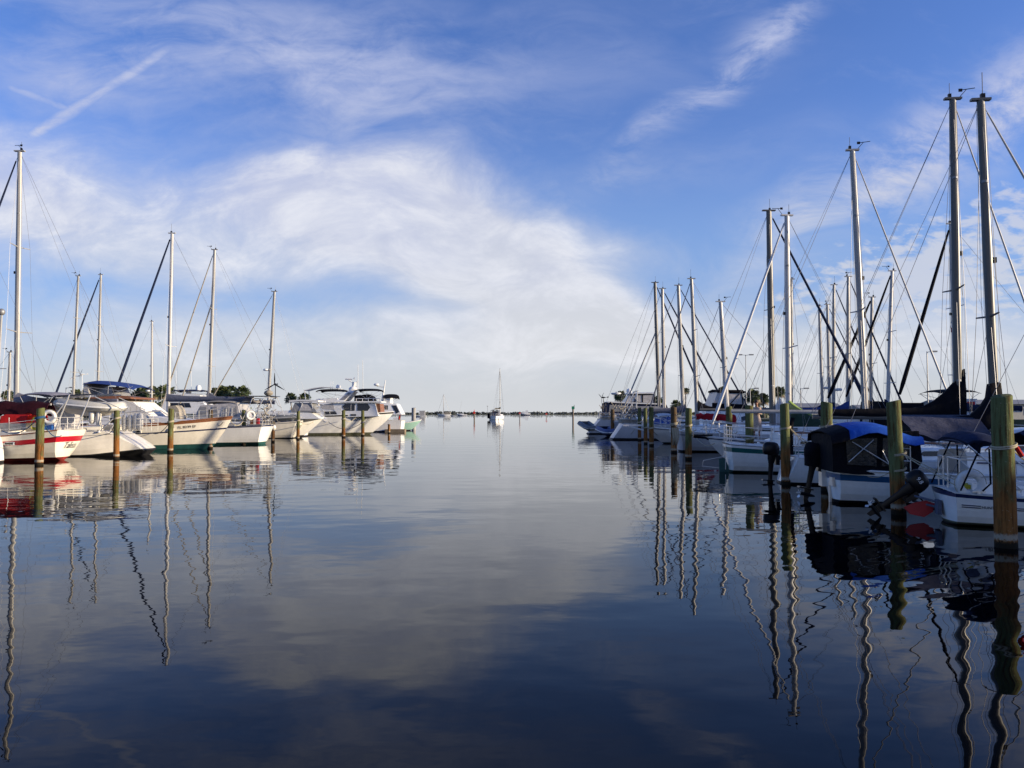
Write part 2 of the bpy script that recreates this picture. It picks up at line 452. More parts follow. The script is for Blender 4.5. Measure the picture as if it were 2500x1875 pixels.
# ------------------------------------------------------------------ boats
def lerp(a, b, t): return a + (b - a) * t
class Boat:
    """origin at the middle of the stern at the waterline; local x forward, y to port, z up"""
    def __init__(s, name, label, cat, D, x_end, end, bow, L, B, fb=(1, .9, 1.2), br=.8, sr=.2, tw=.7, wls=.85, wlm=.88,
                 tm=.45, ex=.6, yaw=0.0, group=None, draft=.45):
        s.L, s.B, s.fb, s.br, s.sr, s.tw, s.wls, s.wlm, s.tm, s.ex, s.draft = L, B, fb, br, sr, tw, wls, wlm, tm, ex, draft
        rz = (0 if bow > 0 else pi) + R(yaw)
        dx, dy = cos(rz), sin(rz)
        p = Vector((x_end, D, 0))
        if end == 'bow': p -= Vector((dx, dy, 0)) * L
        s.rz = rz
        s.M = Matrix.Translation(p) @ Matrix.Rotation(rz, 4, 'Z'); s.MI = s.M.inverted()
        s.o = empty(name, p, rz, label, cat, group)
        s.D = D
    def loc(s, px, py, D=None):                    # photo direction at depth -> local point
        if D is None: x, z = s.P(px, py); return Vector((x, 0, z))
        return s.MI @ at(px, py, D)
    def P(s, px, py):                              # local (x, z) on the boat's centre plane
        r = ray(px, py); a = s.MI @ Vector((0, 0, H)); d = s.MI.to_3x3() @ r
        t = -a.y / d.y; q = a + d * t
        return q.x, q.z
    def bh(s, t):
        if t < s.tm: k = s.tw + (1 - s.tw) * sin(pi / 2 * t / s.tm)
        else: k = max(0.0, 1 - ((t - s.tm) / (1 - s.tm)) ** 2.1) ** .85
        return max(s.B / 2 * k, .012)
    def sheer(s, t):
        a, m, b = s.fb
        return lerp(m, a, (1 - t / .45) ** 2) if t < .45 else lerp(m, b, ((t - .45) / .55) ** 1.7)
    def wl(s, t):
        k = lerp(s.wls, s.wlm, min(1, t / .4)) if t < .4 else lerp(s.wlm, .42, ((t - .4) / .6) ** 1.6)
        return s.bh(t) * k
    def pt(s, t, f, sd):
        b, w = s.bh(t), s.wl(t)
        g = max(f, 0)
        z = f * s.sheer(t) if f >= 0 else f * s.draft
        hb = w + (b - w) * g ** s.ex if f >= 0 else w * (1 + .5 * f)
        xs = s.sr * (1 - g) + (.35 * -f if f < 0 else 0)
        xb = s.L - s.br * (1 - g) ** 1.25 - (.7 * -f if f < 0 else 0)
        return Vector((lerp(xs, xb, t), sd * hb, z))
    def hull(s, bands, mats, n=20, mats_transom=None):
        ts = [(i / n) for i in range(n + 1)]; ts = [t if t < .5 else 1 - (1 - t) ** 1.25 * .5 ** (-.25) for t in ts]
        lv = [(-1, 0), (0, 0)]; last = 0
        for f, m in bands:
            k = max(1, int((f - last) / .16))
            for i in range(1, k + 1): lv.append((last + (f - last) * i / k, m))
            last = f
        mb = MB()
        for sd in (-1, 1):
            rows = [[s.pt(t, f, sd) for t in ts] for f, _ in lv]
            for i in range(len(lv) - 1):
                vs = rows[i] + rows[i + 1]; N_ = len(ts); fs = []
                for j in range(N_ - 1):
                    q = (j, j + 1, N_ + j + 1, N_ + j)
                    fs.append(q if sd < 0 else tuple(reversed(q)))
                mb.add(vs, fs, lv[i + 1][1])
        K = 6                                              # transom, gently curved
        for i in range(len(lv) - 1):
            vs = []
            for f, _ in lv[i:i + 2]:
                a = s.pt(0, f, 1)
                for j in range(K + 1):
                    u = 1 - 2 * j / K
                    vs.append((a.x - .035 * s.B * (1 - u * u), a.y * u, a.z))
            mb.add(vs, [(j, j + 1, K + 2 + j, K + 1 + j) for j in range(K)], lv[i + 1][1])
        h = mb.build('hull', mats, s.o, 40)
        s.ts = ts
        d = MB(); rows = []
        for t in ts:
            a = s.pt(t, 1, 1); c = .05
            rows.append([(a.x - (.035 * s.B * (1 - u * u) if t == 0 else 0), a.y * u, a.z - .012 + c * (1 - u * u)) for u in (1, .6, .2, -.2, -.6, -1)])
        d.grid(rows, .02); d.build('deck', DECK, s.o)
        return h
    def toe_rail(s, m=TEAK, r=.03):
        mb = MB()
        for sd in (-1, 1):
            mb.tube([s.pt(t, 1, sd) + Vector((0, 0, r * .6)) for t in s.ts], r, 5, 0)
        mb.build('toe_rail', m, s.o)
    def dz(s, x):                                       # deck height
        return s.sheer(min(max(x / s.L, 0), 1))
    def hw(s, x): return s.bh(min(max(x / s.L, 0), 1))
    def cabin(s, x0, x1, h, wf=.62, slope=.3, m=WHITE, wins=(), wz=(.38, .72), wm=GLASS, roofm=None, z0=None, name='cabin'):
        mb = MB(); rings = []
        xs = [x0, x0 + .12, lerp(x0, x1, .35), lerp(x0, x1, 1 - slope), lerp(x0, x1, 1 - slope * .5), x1]
        def hh(x):
            e = (x - lerp(x0, x1, 1 - slope)) / max(1e-6, (x1 - lerp(x0, x1, 1 - slope)))
            return h * (1 if e <= 0 else max(.03, 1 - e ** 1.4 * .97))
        def sec(x):
            w = min(s.hw(x) * wf, s.B * .5 * wf); z = (z0 if z0 is not None else s.dz(x)) - .03; q = hh(x)
            return w, z, q
        for x in xs:
            w, z, q = sec(x)
            rings.append([(x, w, z), (x, w * .95, z + q * .8), (x, w * .84, z + q * .97), (x, 0, z + q * 1.07), (x, -w * .84, z + q * .97), (x, -w * .95, z + q * .8), (x, -w, z)])
        mb.loft(rings, 0); c = mb.build(name, m, s.o, 30)
        if name == 'cabin':
            xh = lerp(x0, x1, .45); w_, z_, k_ = sec(xh); MB().box((xh, 0, z_ + k_ * 1.07 + .03), (.55, .55, .07)).build('hatch', VINYL, c)
            for sd in (1, -1): MB().tube([(lerp(x0, x1, .15), sd * w_ * .55, z_ + k_ * 1.0), (lerp(x0, x1, .18), sd * w_ * .55, z_ + k_ * 1.04 + .07), (lerp(x0, x1, .55), sd * w_ * .55, z_ + k_ * 1.04 + .07), (lerp(x0, x1, .58), sd * w_ * .55, z_ + k_ * 1.0)], .018, 5).build('grab_rail', TEAK, c)
        for a, b in wins:
            for sd in (-1, 1):
                q = []
                for x, zf in ((a, wz[0]), (b, wz[0]), (b + .0, wz[1]), (a, wz[1])):
                    w, z, k = sec(x)
                    q.append(Vector((x, sd * (w * lerp(1, .95, zf / .8) + .008), z + k * zf)))
                # rounded ends
                l = [q[0] + (q[3] - q[0]) * .25, q[0] + (q[1] - q[0]) * .06, q[1] - (q[1] - q[0]) * .06, q[1] + (q[2] - q[1]) * .25,
                     q[2] - (q[2] - q[1]) * .25, q[2] - (q[2] - q[3]) * .06, q[3] + (q[2] - q[3]) * .06, q[3] - (q[3] - q[0]) * .25]
                MB().plate(l, .02).build('cabin_window', wm, c, 0)
        return c
    def house(s, prof, w0, w1, m, name='cabin', parent=None):
        zs = [p[1] for p in prof]; za, zb = min(zs), max(zs)
        def hwz(z): return lerp(w0, w1, (z - za) / max(1e-6, zb - za))
        n = len(prof); A = [(x, hwz(z), z) for x, z in prof]; Bv = [(x, -hwz(z), z) for x, z in prof]
        mb = MB()
        mb.add(A + Bv, [tuple(range(n)), tuple(reversed(range(n, 2 * n)))] + [(i, n + i, n + (i + 1) % n, (i + 1) % n) for i in range(n)])
        # orientation
        ar = sum(prof[i][0] * prof[(i + 1) % n][1] - prof[(i + 1) % n][0] * prof[i][1] for i in range(n))
        if ar > 0: mb.f = [tuple(reversed(f)) for f in mb.f]
        o = mb.build(name, m, parent or s.o, 25)
        o['_hw'] = 0.0; del o['_hw']
        def win(poly, m=GLASS, name='window', off=.012, th=.03, sides=(-1, 1)):
            for sd in sides:
                MB().plate([(x, sd * (hwz(z) + off), z) for x, z in poly], th).build(name, m, o, 0)
        return o, win
    def px(s, pts): return [s.P(*p) for p in pts]
    def mast(s, x, h, r=.075, m=ALU, top=None, spreaders=((.52, .85),), boom=None, boom_z=None, boom_m=None, vane=True, name='mast',
             fore=True, back=True, shrouds=True, fore_x=None, wire=.006, radar=None, foot=None, fr=.0, furl=None, fz=None, lean=0):
        z0 = s.dz(x) * .9 if foot is None else foot
        a = Vector((x, 0, z0)); b = Vector(top) if top is not None else Vector((x - .01 * h, 0, h))
        d = (b - a)
        mb = MB(); mb.tube([a, a + d * .6, b], [r, r, r * .82], 12, 0, True, 1.35)
        mb.box(b + Vector((0, 0, .03)), (r * 5.5, r * 1.6, .06), 0)
        mo = mb.build(name, m, s.o)
        kv = (int(abs(h * 37 + x * 11)) % 4) if vane else -1
        if kv == 3:
            MB().tube([b + Vector((.05, 0, 0)), b + Vector((.05, 0, .75))], .010, 4).box(b + Vector((.05, 0, .12)), (.10, .10, .12)).build('masthead_antenna', BLACKP, mo)
        elif vane:
            v = MB(); e = b + Vector((r * 2, 0, .05)); e = e if kv else b + Vector((-r * 2, 0, .05))
            v.tube([e, e + Vector((.25, .05, .28))], .012, 5); v.tube([e + Vector((.05, .08, .28)), e + Vector((.5, -.02, .30))], .014, 5)
            v.box(e + Vector((.08, .07, .28)), (.12, .02, .10)); v.tube([e, b + Vector((-.1, 0, .06)), b + Vector((-.1, 0, .55))], .009, 4)
            v.box(b + Vector((-.1, 0, .12)), (.09, .09, .14))
            v.build('wind_vane', BLACKP, mo)
        tips = []
        for f, w in spreaders:
            p = a + d * f
            for sd in (-1, 1):
                q = p + Vector((-.12 * w, sd * w, .05 * w)); tips.append((f, sd, q))
                MB().tube([p, q], [.034, .022], 6).build('spreader', m, mo)
        W = lambda n_, pts, rr=wire, mm=WIRE: MB().tube(pts, rr, 4).build(n_, mm, s.o, 0)
        if shrouds:
            hx = s.hw(x)
            for sd in (-1, 1):
                ch = Vector((x - .15, sd * hx * .95, s.dz(x)))
                W('shroud', [b + Vector((0, 0, -.1))] + [q for f, k, q in sorted(tips, key=lambda e: -e[0]) if k == sd] + [ch])
                W('lower_shroud', [a + d * (min([f for f, _ in spreaders]) if spreaders else .6), Vector((x - .45, sd * hx * .93, s.dz(x)))])
        bow = Vector((s.L - .12 if fore_x is None else fore_x, 0, (s.dz(s.L) + .06) if fz is None else fz))
        if fore:
            t0 = b + d * (-fr)
            if furl:
                k0 = lerp(t0, bow, .035); k1 = lerp(t0, bow, .95)
                rr = furl[0]
                MB().tube([k0, lerp(k0, k1, .15), lerp(k0, k1, .6), lerp(k0, k1, .93), k1], [rr * .5, rr * .75, rr, rr * 1.1, rr * .7], 8).build('furled_headsail', furl[1], s.o)
            W('forestay', [t0, bow], wire * 1.3)
        if back: W('backstay', [b, Vector((.05, 0, s.dz(0) + .05))])
        if boom:
            zb = boom_z if boom_z is not None else z0 + 1.2
            MB().tube([Vector((x - .1, 0, zb)), Vector((x - boom, 0, zb + .03))], .06, 10, 0, True, 1.3).build('boom', boom_m or m, s.o)
            W('topping_lift', [b, Vector((x - boom, 0, zb + .03))], wire * .8)
        if radar is not None:
            p = a + d * radar
            MB().lathe([(.02, -.11), (.22, -.11), (.27, -.04), (.26, .05), (.18, .11), (.02, .12)], p + Vector((.42, 0, 0)), 14).tube([p, p + Vector((.3, 0, -.12))], .03, 6).build('radar_dome', TRIM, mo)
        s.mo = mo
        for dx, dy, zz in ((-.11, .05, 1.0), (.10, -.06, .97), (-.12, -.05, 1.3)):
            MB().tube([b + Vector((dx * .8, dy, -.1)), lerp(a, b, .45) + Vector((dx * 1.5, dy * 1.8, 0)), a + Vector((dx * 1.2, dy, zz))], wire * .7, 4).build('halyard', ROPE, mo, 0)
        mb = MB(); fb_ = lerp(a, b, .57) + Vector((r, 0, 0)); mb.box(fb_ + Vector((.05, 0, 0)), (.12, .10, .14)); mb.build('steaming_light', BLACKP, mo)
        for f in (.22, .78):
            q = lerp(a, b, f); MB().lathe([(r * 1.02, -.04), (r * 1.12, -.03), (r * 1.12, .03), (r * 1.02, .04)], q, 12).build('mast_band', GALV, mo)
        for sd in (1, -1):
            x_ = max(.9, s.L * .16); MB().lathe([(.09, 0), (.06, .05), (.06, .12), (.09, .16), (.02, .17)], (x_, sd * (s.hw(x_) - .25), s.dz(x_) + .0), 10).build('winch', STEEL, s.o)
        for t_ in (.06, .88):
            for sd in (1, -1): p_ = s.pt(t_, 1, sd); MB().box((p_.x, p_.y - sd * .1, p_.z + .05), (.24, .05, .03)).box((p_.x, p_.y - sd * .1, p_.z + .02), (.06, .05, .05)).build('cleat', STEEL, s.o)
        return a, b
    def sail_cover(s, xm, xe, z, m, tall=1.0, r=.17, droop=0.0, name='sail_cover', n=14, seed=0, hook=.28, w=.8):
        rings = []
        rg = random.Random(seed)
        for i in range(n + 1):
            t = i / n; x = lerp(xm + .1, xe, t)
            up = tall * max(0, 1 - t / hook) ** 1.8 + r * (1.25 - .45 * t)
            wd = r * w * (1.1 - .35 * t) * (1 + .12 * rg.uniform(-1, 1)) if i else r * .9
            dn = r * (.75 + .2 * rg.uniform(-1, 1)) + droop * sin(pi * t)
            zz = z
            rings.append([(x, wd * .45, zz + up), (x, wd, zz + up * .45), (x, wd * .9, zz - dn * .4), (x, wd * .25, zz - dn), (x, -wd * .25, zz - dn), (x, -wd * .9, zz - dn * .4), (x, -wd, zz + up * .45), (x, -wd * .45, zz + up)])
        return MB().loft(rings).build(name, m, s.o, 50)
    def canopy(s, x0, x1, w, z, rise=.18, m=CANVNAVY, frame=True, drop=0.0, name='bimini', end=.05, zf=0.0, deck=None, n=8):
        rows = []
        for i in range(n + 1):
            t = i / n; x = lerp(x0, x1, t)
            e = sin(pi * t) ** .5 * .10 - end * (abs(2 * t - 1) ** 6)
            rows.append([(x, w * u, z + zf * (t - .5) + e + rise * (1 - abs(u) ** 2.4) - (drop if abs(u) > .95 else 0)) for u in (-1.0, -.94, -.7, -.35, 0, .35, .7, .94, 1.0)])
        c = MB().grid(rows, .02).build(name, m, s.o, 60)
        if frame:
            zd = s.dz((x0 + x1) / 2) if deck is None else deck; mb = MB(); xm = (x0 + x1) / 2
            for sd in (-1, 1):
                for xx, xd in ((x0 + .08, xm + .25), (x1 - .08, xm - .25), (xm, xm)):
                    mb.tube([(xx, sd * w * .96, z - .02), (xd, sd * w, zd)], .014, 5)
                mb.tube([(x0 + .08, sd * w * .96, z - .02), (x1 - .2, sd * w, lerp(zd, z, .45))], .011, 5)
            mb.build('canopy_frame', STEEL, c)
        return c
    def rail(s, x0, x1, h=.6, sides=(-1, 1), step=1.5, inset=.06, two=True, name='guard_rail', r=.008, posts=.014):
        for sd in sides:
            mb = MB(); n = max(1, round((x1 - x0) / step)); top = []
            for i in range(n + 1):
                x = lerp(x0, x1, i / n); y = sd * max(.05, s.hw(x) - inset); z = s.dz(x)
                mb.tube([(x, y, z), (x, y, z + h)], posts, 6); top.append(Vector((x, y, z + h)))
            mb.tube(top, r, 5)
            if two: mb.tube([p + Vector((0, 0, -h * .48)) for p in top], r, 5)
            mb.build(name, STEEL, s.o)
    def pushpit(s, h=.62, dep=1.0, r=.014, m=STEEL, name='pushpit'):
        mb = MB(); w = s.hw(0) - .06; w1 = s.hw(dep) - .06; z = s.dz(0)
        for k in (1, .5):
            mb.tube([(dep, w1, s.dz(dep) + h * k), (.12, w, z + h * k), (.04, w * .8, z + h * k), (.04, -w * .8, z + h * k), (.12, -w, z + h * k), (dep, -w1, s.dz(dep) + h * k)], r, 6)
        for x, y in ((.05, w * .8), (.05, -w * .8), (dep, w1), (dep, -w1), (.08, w * .25), (.08, -w * .25)):
            mb.tube([(x, y, z - .02), (x, y, z + h)], r, 6)
        mb.build(name, m, s.o)
    def pulpit(s, h=.62, dep=1.4, r=.014, name='pulpit'):
        mb = MB(); L = s.L; w1 = s.hw(L - dep); z = s.dz(L)
        for k in (1, .5):
            mb.tube([(L - dep, w1 - .04, s.dz(L - dep) + h * k), (L - dep * .4, s.hw(L - dep * .4) - .02, z + h * k), (L + .12, .12, z + h * k * 1.02), (L + .12, -.12, z + h * k * 1.02), (L - dep * .4, -s.hw(L - dep * .4) + .02, z + h * k), (L - dep, -w1 + .04, s.dz(L - dep) + h * k)], r, 6)
        for x in (L - dep, L - dep * .5, L - .05):
            for sd in (-1, 1):
                mb.tube([(x, sd * max(.05, s.hw(x) - .03), s.dz(x)), (x + .04, sd * max(.1, s.hw(x) - .03), s.dz(x) + h)], r, 6)
        mb.build(name, STEEL, s.o)
    def outboard(s, p, tilt=0.0, k=1.0, side=1, cover=None, txt=None, cowlm=BLACKP, yaw=0.0):
        """p clamp point; the leg hangs aft; tilt raises it"""
        M = Matrix.Translation(Vector(p)) @ Matrix.Rotation(R(yaw), 4, 'Z') @ Matrix.Rotation(R(tilt), 4, 'Y') @ Matrix.Scale(k, 4)
        leg = MB()
        leg.loft([[(-.25 + a, b, z) for a, b in ((-.11 * q, -.05 * q), (-.04 * q, -.085 * q), (.09 * q, -.06 * q), (.11 * q, 0), (.09 * q, .06 * q), (-.04 * q, .085 * q))] for z, q in ((.12, 1.35), (-.05, 1.2), (-.2, .85), (-.65, .7), (-.8, .75))])
        leg.plate([(-.52, 0, -.78), (-.12, 0, -.78), (-.12, 0, -.74), (-.5, 0, -.74)], .26)
        leg.tube([(-.02, 0, -.93), (-.2, 0, -.93), (-.42, 0, -.93)], [.02, .06, .045], 8)
        leg.plate([(-.34, 0, -.78), (-.14, 0, -.78), (-.2, 0, -1.12), (-.3, 0, -1.15)], .03)
        leg.box((-.05, 0, -.05), (.12, .26, .34)); leg.box((.03, 0, .02), (.06, .22, .12))
        leg.tube([(-.12, .05, .08), (.15, .06, .12), (.5, .07, .17)], .022, 6)
        o = leg.tf(M).build('outboard_motor', BLACKP, s.o, 40)
        c = MB(); rings = []
        for z, q, dx in ((.10, .80, 0), (.16, 1.0, 0), (.30, 1.04, -.01), (.42, .98, -.02), (.50, .80, -.02), (.54, .45, -.02)):
            rings.append([(-.27 + dx + .27 * q * (cos(a) * abs(cos(a)) ** -.35 if abs(cos(a)) > 1e-6 else 0), .165 * q * (sin(a) * abs(sin(a)) ** -.35 if abs(sin(a)) > 1e-6 else 0), z) for a in [2 * pi * i / 16 for i in range(16)]])
        if cover:
            rings = [[(x * 1.0 + rnd.uniform(-.02, .02), y * 1.3 + rnd.uniform(-.02, .02), z + rnd.uniform(-.015, .015)) for x, y, z in r_] for r_ in rings]
            rings.insert(0, [(-.27 + (x + .27) * .8, y * .8, -.12 + rnd.uniform(-.03, .03)) for x, y, z in rings[0]])
        c.loft(rings).tf(M).build('motor_cover' if cover else 'cowl', cover or cowlm, o, 50)
        pr = MB(); pr.tube([(-.42, 0, -.93), (-.52, 0, -.93)], [.045, .02], 8)
        for i in range(3):
            a = 2 * pi * i / 3 + .4
            pr.plate([(-.44, .03 * cos(a), -.93 + .03 * sin(a)), (-.42, .12 * cos(a - .5), -.93 + .12 * sin(a - .5)), (-.46, .15 * cos(a), -.93 + .15 * sin(a)), (-.48, .12 * cos(a + .5), -.93 + .12 * sin(a + .5))], .012)
        pr.tf(M).build('propeller', STEEL, o, 0)
        if txt:
            for sd in (1, -1):
                TM = M @ Matrix.Translation((-.29, sd * .185, .33)) @ Matrix.Rotation(pi if sd > 0 else 0, 4, 'Z') @ Matrix.Rotation(pi / 2, 4, 'X')
                lettering(txt, .14, PAINTW, o, TM, ext=.012)
        return o
    def bowtext(s, txt, t, f, size, m, side=None, shear=0):
        """lettering on the hull side facing the camera"""
        sd = side if side else (-1 if abs(s.rz) < 1.5 else 1)
        p = s.pt(t, f, sd); q = s.pt(t + .02, f, sd); u = s.pt(t, f + .08, sd)
        ex = (q - p).normalized(); 
        if sd > 0: ex = -ex
        ez = (u - p); ez = (ez - ex * ez.dot(ex)).normalized(); ey = ex.cross(ez)   # outward normal = ex x ez
        n = ex.cross(ez)
        Mx = Matrix((ex, ez, n)).transposed().to_4x4(); Mx.translation = p + n * .012
        return lettering(txt, size, m, s.o, Mx, shear, name='name_lettering')
# ------------------------------------------------------------------ water, land
def build_water():
    mb = MB(); mb.add([(-5000, -300, 0), (5000, -300, 0), (5000, 9000, 0), (-5000, 9000, 0)], [(0, 1, 2, 3)])
    m = bpy.data.materials.new('harbour_water'); m.use_nodes = True
    t = m.node_tree; N = NT(t); b = t.nodes['Principled BSDF']
    b.inputs['Base Color'].default_value = (.0008, .0012, .0022, 1)
    b.inputs['Roughness'].default_value = .012
    b.inputs['IOR'].default_value = 1.185
    tc = N.n('ShaderNodeTexCoord').outputs['Object']
    patch = N.ss(N.noise(N.mapping(tc, scale=(.05, .022, 1)), 1.0, 3, .5), .36, .66)
    a = N.noise(N.mapping(tc, rot=(0, 0, R(12)), scale=(.22, .40, 1)), 1.0, 2, .4)
    b1 = N.noise(N.mapping(tc, rot=(0, 0, R(-20)), scale=(.8, 1.0, 1)), 1.0, 2, .45)
    c1 = N.noise(N.mapping(tc, rot=(0, 0, R(35)), scale=(1.5, 3.0, 1)), 1.0, 2, .5)
    wv = N.n('ShaderNodeTexWave', wave_type='BANDS', bands_direction='X')
    N.put(wv.inputs['Vector'], N.mapping(tc, rot=(0, 0, R(57))))
    wv.inputs['Scale'].default_value = .72; wv.inputs['Distortion'].default_value = 3.0; wv.inputs['Detail'].default_value = 1.5; wv.inputs['Detail Scale'].default_value = .5
    X, Y, Z = N.sep(tc)
    nearR = N.m('MULTIPLY', N.ss(X, 1.0, 6.0), N.ss(Y, 11, 20, 1, 0))
    hgt = N.m('MULTIPLY', a, WAVE[0])
    hgt = N.m('ADD', hgt, N.m('MULTIPLY', b1, WAVE[1]))
    hgt = N.m('ADD', hgt, N.m('MULTIPLY', N.m('MULTIPLY', c1, N.m('ADD', .35, patch)), WAVE[2]))
    hgt = N.m('ADD', hgt, N.m('MULTIPLY', N.m('MULTIPLY', wv.outputs[1], nearR), WAVE[3]))
    bp = N.n('ShaderNodeBump'); bp.inputs['Strength'].default_value = 1; bp.inputs['Distance'].default_value = 1
    N.put(bp.inputs['Height'], hgt); t.links.new(bp.outputs[0], b.inputs['Normal'])
    tag(mb.build('water', m, None, 0), kind='structure')
WAVE = (.020, .0075, .0022, .0015)
build_water()

def land(name, pts, top, m):
    mb = MB(); n = len(pts)
    mb.add([(x, y, -2) for x, y in pts] + [(x, y, top) for x, y in pts], [tuple(range(n, 2 * n))] + [(i, (i + 1) % n, n + (i + 1) % n, n + i) for i in range(n)])
    return tag(mb.build(name, m, None, 0), kind='structure')
GRASS = mat('shore_ground', (.10, .11, .06), .95, var=.4, scale=.3)
land('shore', [(-600, 140), (-46, 140), (-52, 168), (-75, 330), (-600, 380)], 1.3, GRASS)
land('shore', [(30, 140), (90, 128), (90, -40), (600, -40), (600, 420), (60, 330)], 1.3, GRASS)
land('far_shore', [(-3000, 1560), (3000, 1500), (3000, 1800), (-3000, 1800)], .6, GRASS)
def far_wood():
    mb = MB(); rg = random.Random(3)
    ico = []
    for k in range(3000):
        x = rg.uniform(-900, 900); y = 1585 + rg.uniform(0, 60)
        h = 4.6 + 2.2 * mnoise.noise((x * .012, 3, 0)) + 1.2 * mnoise.noise((x * .05, 9, 0)) + rg.uniform(-.8, .8)
        r = rg.uniform(1.2, 2.6)
        z = rg.uniform(1.0, max(1.3, h - r * .5))
        vs = []
        for i in range(9):
            d = Vector((rg.gauss(0, 1), rg.gauss(0, 1), rg.gauss(0, 1))).normalized() * r * rg.uniform(.7, 1.3)
            e = Vector((rg.gauss(0, 1), rg.gauss(0, 1), rg.gauss(0, 1))).normalized() * r * .7
            f = d.cross(e).normalized() * r * .7
            c = Vector((x, y, z)) + d * .6
            vs.append((c - e, c + e, c + f, c - f))
        for q in vs: mb.add(q, [(0, 2, 1), (0, 1, 3)])
    tag(mb.build('far_wood', FARLEAF, None, 0), 'low dark band of trees along the far shore at the horizon', 'wood', kind='stuff')
far_wood()

# ------------------------------------------------------------------ pilings
def make_piling(name, D, px, top_py, dia, m=PILE1, label='', lean=(0, 0), seed=0, flat=True):
    p = at(px, 1009, D); h = at(px, top_py, D).z; rg = random.Random(seed)
    mb = MB(); n = 22; rings = []
    for i in range(13):
        t = i / 12; z = -1.2 + (h + 1.2) * t; r = dia / 2 * (1.06 - .10 * t)
        rings.append([(r * (1 + .035 * mnoise.noise((cos(a) * 1.5, sin(a) * 1.5, z * .7 + seed * 7))) * cos(a) + lean[0] * z / h, r * (1 + .035 * mnoise.noise((cos(a) * 1.5 + 5, sin(a) * 1.5, z * .7 + seed * 7))) * sin(a) + lean[1] * z / h, z + (.03 * cos(a + seed) if i == 12 else 0)) for a in [2 * pi * k / n for k in range(n)]])
    mb.loft(rings[:-1] + [[(x, y, z) for x, y, z in rings[-1]]])
    mb.loft([[(lerp(lean[0], x, 1.0), lerp(lean[1], y, 1.0), z) for x, y, z in rings[-1]], [(lerp(lean[0], x, .88), lerp(lean[1], y, .88), z + .018) for x, y, z in rings[-1]]])
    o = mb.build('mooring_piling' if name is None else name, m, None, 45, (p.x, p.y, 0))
    tag(o, label, 'piling', 'mooring pilings along the channel')
    return o, Vector((p.x, p.y, 0)), h, dia / 2
PL = {}
def piles():
    data = [  # key D px top dia material label lean
        ('L1', 35.6, 98, 998, .345, 1, 'mossy piling with a blue line tied near its top, beside the red-striped hull'),
        ('L2', 40.4, 286, 1004, .285, 1, 'piling in front of the cream yacht with the scooped stern and fenders'),
        ('L3', 47, 417, 999, .32, 1, 'orange-stained piling in front of the hull with the white sloping cover'),
        ('L4', 52, 515, 1001, .29, 2, 'dark brown piling at the brown-railed bow with a blue stripe'),
        ('L5', 59, 596, 1002, .30, 1, 'greyish green piling between the blue-striped bow and the yacht with a solar arch'),
        ('L6', 64, 667, 1030, .29, 2, 'short brown piling with a white ball hanging near its top'),
        ('L7', 70, 728, 1004, .28, 1, 'slim yellowish piling against the flared white bow of the hardtop cruiser'),
        ('L8', 76, 839, 1002, .34, 1, 'piling at mid length of the big trawler, left of its name'),
        ('L9', 81.5, 886, 1003, .34, 1, 'piling covering the first letters of the name on the big trawler'),
        ('L10', 92, 950, 1036, .30, 2, 'short brown piling under the overhanging end of the big trawler'),
        ('L11', 104, 975, 1018, .30, 2, 'low thin piling beside the flag at the far end of the left row'),
        ('L12', 112, 1010, 996, .60, 3, 'tall grey flat-topped piling standing alone at the end of the left row'),
        ('R1', 13.8, 2449, 968, .345, 1, 'thickest and nearest piling at the right edge with a red tipped rope'),
        ('R2', 18.3, 2190, 981, .32, 1, 'tall piling with double rope wraps beside the blue-topped cockpit enclosure'),
        ('R3', 26, 1917, 988, .30, 1, 'bright orange and green piling right of the dark outboard motor'),
        ('R4', 40, 1680, 998, .33, 1, 'piling with one rope wrap left of the diagonal white furled sail'),
        ('R5', 47, 1645, 994, .36, 2, 'piling with a big bundle of yellow rope hung on it'),
        ('R6', 57, 1590, 995, .34, 1, 'dark green piling, right of the pair of orange-stained ones'),
        ('R7', 60, 1576, 997, .28, 1, 'orange-stained slim piling, right one of the close pair'),
        ('R8', 68, 1561, 996, .30, 1, 'orange-stained slim piling, left one of the close pair'),
        ('R9', 42, 1779, 994, .33, 1, 'piling standing against the sagging end of the red sail cover'),
        ('R10', 34, 1830, 992, .34, 1, 'piling with rope ties behind the cabin of the green-striped sailboat'),
        ('R11', 24, 2016, 984, .34, 1, 'thick piling rising behind the blue enclosure top'),
        ('R12', 80, 1495, 1000, .38, 2, 'piling standing among the clutter over the blue dinghy'),
    ]
    for i, (k, D, px, ty, dia, m, lab) in enumerate(data):
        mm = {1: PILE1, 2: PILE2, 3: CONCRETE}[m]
        rg = random.Random(i)
        ln = (rg.uniform(-.03, .03), 0)
        if k == 'R1': ln = (-.02, 0)
        if k == 'R2': ln = (-.08, 0)
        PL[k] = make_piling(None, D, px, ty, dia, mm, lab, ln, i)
piles()

